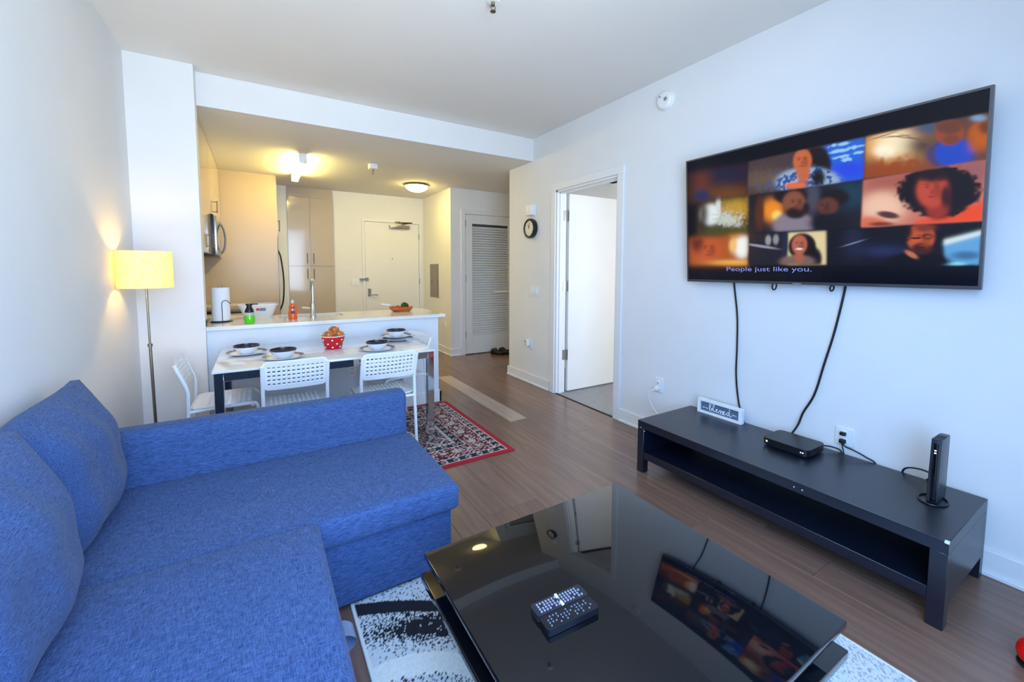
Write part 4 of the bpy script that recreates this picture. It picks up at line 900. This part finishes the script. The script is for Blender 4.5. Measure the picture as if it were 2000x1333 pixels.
def persian(u, v):
    Wd, Hd = 1.96, 1.345; X = u*Wd; Y = v*Hd; rng = np.random.default_rng(9); nz = rng.random(u.shape)
    dx = np.minimum(X, Wd-X); dy = np.minimum(Y, Hd-Y); d = np.minimum(dx, dy); along = np.where(dx < dy, Y, X)
    red = np.array(lin((172, 24, 40))); deep = np.array(lin((112, 20, 36))); navy = np.array(lin((34, 30, 46))); cream = np.array(lin((214, 200, 190))); olive = np.array(lin((150, 148, 116)))
    col = np.empty(u.shape+(3,)); col[:] = deep
    def put(m, c): col[m] = c
    vine = np.sin(X*95+2*np.sin(Y*60))*np.sin(Y*95+2*np.sin(X*55)); vine2 = np.sin(X*150+np.sin(Y*70)*2.5)+np.sin(Y*150+np.sin(X*80)*2.5)
    put(vine > .45, cream*.8); put(vine < -.62, navy); put((vine2 > 1.15), cream*.7)
    inner = d > .335
    put(inner, navy); put(inner & (vine > .1) & (vine < .5), cream*.75); put(inner & (vine2 > .9), deep); put(inner & (vine2 < -1.2), cream*.6)
    def ovals(dc, per, ra, rd, c, c2, off=0):
        a = (along+off) % per-per/2; q = (a/ra)**2+((d-dc)/rd)**2; put(q < 1, c); put(q < .5, c2); put(q < .12, c)
    ovals(.205, .21, .036, .026, cream, olive); ovals(.205, .21, .026, .02, olive, cream, .105); ovals(.165, .07, .009, .007, cream, red, .03); ovals(.245, .07, .009, .007, cream, red)
    g = (d > .052) & (d < .105); put(g, navy); put(g & (np.abs(np.sin(along*36)) > .93), cream*.7); 
    m = (d > .05) & (d < .107); a = (along) % .092-.046; q = (a/.024)**2+((d-.078)/.016)**2; put(m & (q < 1), cream); put(m & (q < .45), deep)
    g = (d > .285) & (d < .335); put(g, navy); a = (along) % .092-.046; q = (a/.024)**2+((d-.31)/.015)**2; put(g & (q < 1), cream); put(g & (q < .45), deep)
    for a_, b_ in ((.043, .051), (.107, .114), (.277, .284)): put((d > a_) & (d < b_), cream)
    g = (d > .336) & (d < .362); put(g, cream); put(g & (np.sin(along*150) > .4), olive*.7)
    q = np.abs(dx-.45)+np.abs(dy-.45); put(inner & (q < .085) & (q > .065), cream*.8)
    c_ = np.hypot((X-Wd/2)/.42, (Y-Hd/2)/.25); put((c_ < 1) & (c_ > .9), cream); put((c_ < .9), np.array(lin((130, 24, 38)))); put((c_ < .88) & (vine > .3), cream*.8)
    put(d < .042, red); 
    return col*(.9+.2*nz[..., None])
pr_ = painted_grid('persian_rug', 1.96, 1.345, 490, 336, persian, vcol_mat('persian_pile', .95, 0, .4), None, .008, Matrix.Translation((-.352, 2.575, 0)))
tag(pr_, 'red patterned oriental rug below the dining table', 'rug')

# ------------------------------------------------------------------ dining table and chairs
dt = thing('dining_table', 'white glass-topped dining table with chrome legs', 'dining table', (.45, 3.47, 0))
tx0, tx1, tY0, tY1 = -.255, 1.155, 3.022, 3.925
B('tabletop', (tx0, tx1, tY0, tY1, .726, .74), GLASSW, dt, .002, 2)
for x0 in (tx0+.008, tx1-.058):
    for y0 in (tY0+.008, tY1-.058): B('leg', (x0, x0+.05, y0, y0+.05, .008 if x0 < 5 else 0, .726), CHROME, dt, .002, 1)
for y0 in (tY0+.008, tY1-.038): B('rail', (tx0+.058, tx1-.058, y0, y0+.03, .676, .726), CHROME, dt, .001, 1)
for x0 in (tx0+.008, tx1-.038): B('rail', (x0, x0+.03, tY0+.058, tY1-.058, .676, .726), CHROME, dt, .001, 1)

def perforated(nx, ny, w, h, mx, my, rc, hole, fn):
    """plate w x h with nx*ny real holes; fn maps (u,v) in metres to 3D"""
    b = nb(); cw, ch = (w-2*mx)/nx, (h-2*my)/ny; G = {}
    def gv(i, j):
        if (i, j) not in G: G[(i, j)] = b.verts.new((-w/2+mx+i*cw, -h/2+my+j*ch, 0))
        return G[(i, j)]
    for i in range(nx):
        for j in range(ny):
            o = [gv(i, j), gv(i+1, j), gv(i+1, j+1), gv(i, j+1)]; cx, cy = -w/2+mx+(i+.5)*cw, -h/2+my+(j+.5)*ch
            q = [b.verts.new((cx+sx*cw*hole, cy+sy*ch*hole, 0)) for sx, sy in ((-.5, -.5), (.5, -.5), (.5, .5), (-.5, .5))]
            for k in range(4): b.faces.new((o[k], o[(k+1) % 4], q[(k+1) % 4], q[k]))
    ring = [(i, 0) for i in range(nx)]+[(nx, j) for j in range(ny)]+[(i, ny) for i in range(nx, 0, -1)]+[(0, j) for j in range(ny, 0, -1)]
    out = []
    for i, j in ring:
        v = gv(i, j).co; x, y = v.x*w/(w-2*mx), v.y*h/(h-2*my); cx, cy = max(-w/2+rc, min(w/2-rc, x)), max(-h/2+rc, min(h/2-rc, y))
        dx, dy = x-cx, y-cy; l = math.hypot(dx, dy)
        if abs(x) > w/2-rc and abs(y) > h/2-rc and l > 0: x, y = cx+dx/l*rc, cy+dy/l*rc
        out.append(b.verts.new((x, y, 0)))
    for k in range(len(ring)):
        k2 = (k+1) % len(ring); b.faces.new((gv(*ring[k]), out[k], out[k2], gv(*ring[k2])))
    bmesh.ops.recalc_face_normals(b, faces=b.faces)
    for v in b.verts: v.co = Vector(fn(v.co.x, v.co.y))
    bmesh.ops.solidify(b, geom=b.faces[:], thickness=.007)
    bmesh.ops.recalc_face_normals(b, faces=b.faces)
    return b
def make_chair(label):
    t = thing('dining_chair', label, 'chair', group='white chairs around the dining table')
    def seatf(x, y):
        z = .455-.012*(1-(x/.2)**2)*(1 if abs(y) < .19 else .8); yy = y+.005
        if y > .13: z -= 3.2*(y-.13)**2*4; yy = y-.15*(y-.13)
        return (x, yy, z)
    mk('seat', perforated(11, 8, .40, .40, .045, .07, .045, .5, seatf), CHAIRW, t, local=True)
    def backf(x, y):
        k = (y+.095)/.19; return (x, -.215-.062*k-.018*(1-(x/.2)**2)+.012, .585+.19*k)
    mk('backrest', perforated(12, 5, .385, .19, .026, .024, .038, .58, backf), CHAIRW, t, local=True)
    for sx in (-1, 1):
        xx = sx*.188
        mk('leg', tube(nb(), [(xx*1.02, -.235, 0), (xx, -.208, .40), (xx, -.204, .56), (xx, -.214, .60), (xx, -.268, .745)], .0115, 8), CHAIRW, t, True, True)
        mk('leg', tube(nb(), spline([(xx*1.05, .215, 0), (xx*.99, .178, .36), (xx*.97, .165, .425), (xx*.97, .12, .438), (xx*.99, -.1, .436), (xx, -.206, .43)], 5), .0115, 8), CHAIRW, t, True, True)
        for yy in (-.1, .1): B('seat_clip', (xx*.92-.012, xx*.92+.012, yy-.012, yy+.012, .428, .446), BLACKP, t, local=True)
    mk('crossbar', tube(nb(), [(-.188, -.206, .425), (.188, -.206, .425)], .009, 8), CHAIRW, t, True, True); mk('crossbar', tube(nb(), [(-.182, .14, .425), (.182, .14, .425)], .009, 8), CHAIRW, t, True, True)
    return t
ch = make_chair('white perforated chair at the table end by the lamp')
ch.location = (-.197, 3.475, .0); ch.rotation_euler = (0, 0, -PI/2)
for loc, rz, lb_ in (((.192, 3.225, .008), 0, 'white perforated chair between the lamp-end chair and the doubled pair'),
                     ((.775, 3.155, .008), 0, 'white perforated chair behind the sofa beside the table leg on the rug'),
                     ((.988, 3.61, .008), math.radians(103.7), 'white perforated chair turned sideways at the table end by the hall')):
    c = copy_tree(ch); c.location = loc; c.rotation_euler = (0, 0, rz); c['label'] = lb_
ch.location.z = .008
# place settings
def plate_fn():
    t = thing('dinner_plate', '', 'plate', group='plates on the dining table')
    mk('plate', lathe(nb(), [(0, .004), (.08, .004), (.10, .010), (.132, .018), (.135, .016), (.10, .006), (.07, 0), (0, 0)], n=48), CERAM, t, True, True)
    mk('rim_pattern', lathe(nb(), [(.104, .0118), (.130, .0182)], n=48), mat('rim_pattern', (96, 92, 104), .3, var=.9, scale=45), t, True, True)
    return t
def bowl_fn():
    t = thing('soup_bowl', '', 'bowl', group='bowls on the dining table')
    mk('bowl', lathe(nb(), [(0, .003), (.035, .003), (.038, 0), (.042, .004), (.065, .022), (.080, .048), (.083, .06), (.080, .06), (.076, .046), (.060, .024), (.035, .01), (0, .009)], n=48), CERAM, t, True, True)
    mk('navy_band', lathe(nb(), [(.0838, .052), (.0845, .0605), (.0788, .0612), (.0755, .046), (.066, .033)], n=48), NAVYC, t, True, True)
    return t
pl0, bo0 = plate_fn(), bowl_fn()
sets = [(-.085, 3.56, 'beside the table end by the lamp, against the peninsula side', 0), (.135, 3.26, 'before the chair nearest the lamp', 0), (.768, 3.235, 'before the chair at the table leg', 0), (1.035, 3.66, 'before the sideways chair', 0)]
first = True
for px, py, lb_, rz in sets:
    p_ = pl0 if first else copy_tree(pl0); q_ = bo0 if first else copy_tree(bo0); first = False
    p_.location = (px, py, .740); q_.location = (px, py, .7445); p_['label'] = 'white plate with patterned rim '+lb_; q_['label'] = 'white bowl with navy rim '+lb_
p_ = copy_tree(pl0); p_.location = (1.035, 3.61, .740); p_['label'] = 'lower plate stacked under the setting before the sideways chair'
for o in list(C.objects):
    if o.name.startswith(('dinner_plate', 'soup_bowl')) and o.get('label', '').endswith('white plate with patterned rim before the sideways chair'): pass
# raise the last setting on its second plate
for o in C.objects:
    if o.get('label', '').endswith('rim before the sideways chair'): o.location.z += .0185
b = nb(); prism(b, rrect(.93, 1.135, 3.10, 3.21, .02, 4), 'z', .7402, .7435)
nk = mk('paper_napkin', b, PAPER, None); tag(nk, 'white folded paper napkin at the table corner', 'napkin')
rb = thing('polka_dot_bowl', 'red bowl with white polka dots holding fruit', 'bowl', (.488, 3.47, .74))
prof = [(0, .004), (.055, .004), (.058, 0), (.062, .004), (.068, .03), (.082, .075), (.089, .10), (.085, .10), (.078, .075), (.064, .03), (.05, .012), (0, .012)]
mk('bowl', lathe(nb(), prof, n=48), RED, rb, True, True)
mk('rim', lathe(nb(), [(.0885, .097), (.0915, .099), (.0915, .103), (.084, .103)], n=48), CERAM, rb, True, True)
for r_i, (zz, rr, n_, off) in enumerate(((.018, .0658, 7, 0), (.045, .0735, 7, .5), (.075, .0828, 7, 0))):
    for k in range(n_):
        a = 2*PI*(k+off)/n_; b = nb(); lathe(b, [(0, .0012), (.0062, .0008), (.0065, 0)], n=12); b.transform(Matrix.Rotation(a, 4, 'Z') @ Matrix.Translation((rr, 0, zz)) @ Matrix.Rotation(PI/2-.22, 4, 'Y')); mk('white_dot', b, CERAM, rb, local=True)
for i, (dx, dy, dz, lb_) in enumerate(((-.038, -.02, .095, 'yellow-red apple on the lamp side of the polka dot bowl'), (.035, -.024, .096, 'yellow-red apple at the front of the polka dot bowl'), (.012, .035, .125, 'yellow-red apple heaped highest in the polka dot bowl'), (-.01, -.0, .05, 'yellow-red apple buried under the others in the polka dot bowl'))):
    ap = thing('apple', lb_, 'apple', (.488+dx, 3.47+dy, .74+dz-.03), group='apples in the polka dot bowl')
    mk('flesh', lathe(nb(), [(0, .006), (.014, 0), (.031, .013), (.041, .037), (.038, .061), (.020, .072), (.007, .067), (0, .062)], n=24), APPLE, ap, True, True)
    mk('stem', tube(nb(), [(0, 0, .058), (.004, .002, .074)], .0018, 5), WOODB, ap, local=True)

# ------------------------------------------------------------------ floor lamp
lx, ly = -.595, 3.40
fl = thing('floor_lamp', 'slim floor lamp with a glowing yellow drum shade', 'floor lamp', (lx, ly, 0))
mk('base', lathe(nb(), [(0, .022), (.03, .022), (.12, .014), (.125, .006), (.125, 0), (0, 0)], lx, ly, 0, 36), NICKEL, fl, True)
mk('pole', tube(nb(), [(lx+.012, ly, .015), (lx+.003, ly, .88)], .0085, 10), NICKEL, fl, True); mk('upper_pole', tube(nb(), [(lx+.003, ly, .86), (lx, ly, 1.33)], .006, 10), NICKEL, fl, True)
mk('collar', tube(nb(), [(lx+.003, ly, .868), (lx+.003, ly, .885)], .013, 12), NICKEL, fl, True)
b = lathe(nb(), [(.136, 1.238), (.1345, 1.465)], lx, ly, 0, 56); bmesh.ops.solidify(b, geom=b.faces[:], thickness=.0015)
mk('lamp_shade', b, SHADE, fl, True)
b = nb()
for a in (0, 2*PI/3, 4*PI/3): tube(b, [(lx, ly, 1.33), (lx+.134*math.cos(a), ly+.134*math.sin(a), 1.43)], .002, 5)
mk('shade_spokes', b, NICKEL, fl)
mk('bulb', blob(nb(), (lx, ly, 1.365), .026, (1, 1, 1.15), sub=3), mat('bulb', (255, 240, 200), .4, emit=(255, 205, 110), es=190.0), fl, True)

# ------------------------------------------------------------------ small things on the floor
for sx, lb_ in ((3.235, 'black shoe by the louvered door nearer its hinges'), (3.36, 'black shoe by the louvered door nearer the wall corner')):
    t = thing('shoe', lb_, 'shoe', (sx, 5.72, 0), group='black shoes by the closet door')
    b = nb(); blob(b, (0, 0, .04), 1, (.048, .13, .045), .05, 3, 4)
    for v in b.verts: v.co.z = max(.012, v.co.z*(1.25 if v.co.y > .02 else .85))
    mk('upper', b, SHOEM, t, True, True); mk('sole', prism(nb(), [(.047*math.cos(a)*(1-.12*math.sin(a)), .135*math.sin(a)) for a in [2*PI*i/20 for i in range(20)]], 'z', 0, .016), BLACKR, t, True, True)
    t.rotation_euler = (0, 0, .5 if sx < 3.3 else .2)
t = thing('red_object', 'small bright red rounded object on the floor past the bench end', 'object', (2.235, .182, 0))
mk('body', blob(nb(), (2.235, .182, .047), .062, (1.15, 1.0, .75), .01), REDF, t, True); mk('base', lathe(nb(), [(0, 0), (.055, 0), (.058, .006), (.05, .012)], 2.235, .182, 0, 24), BLACKR, t)
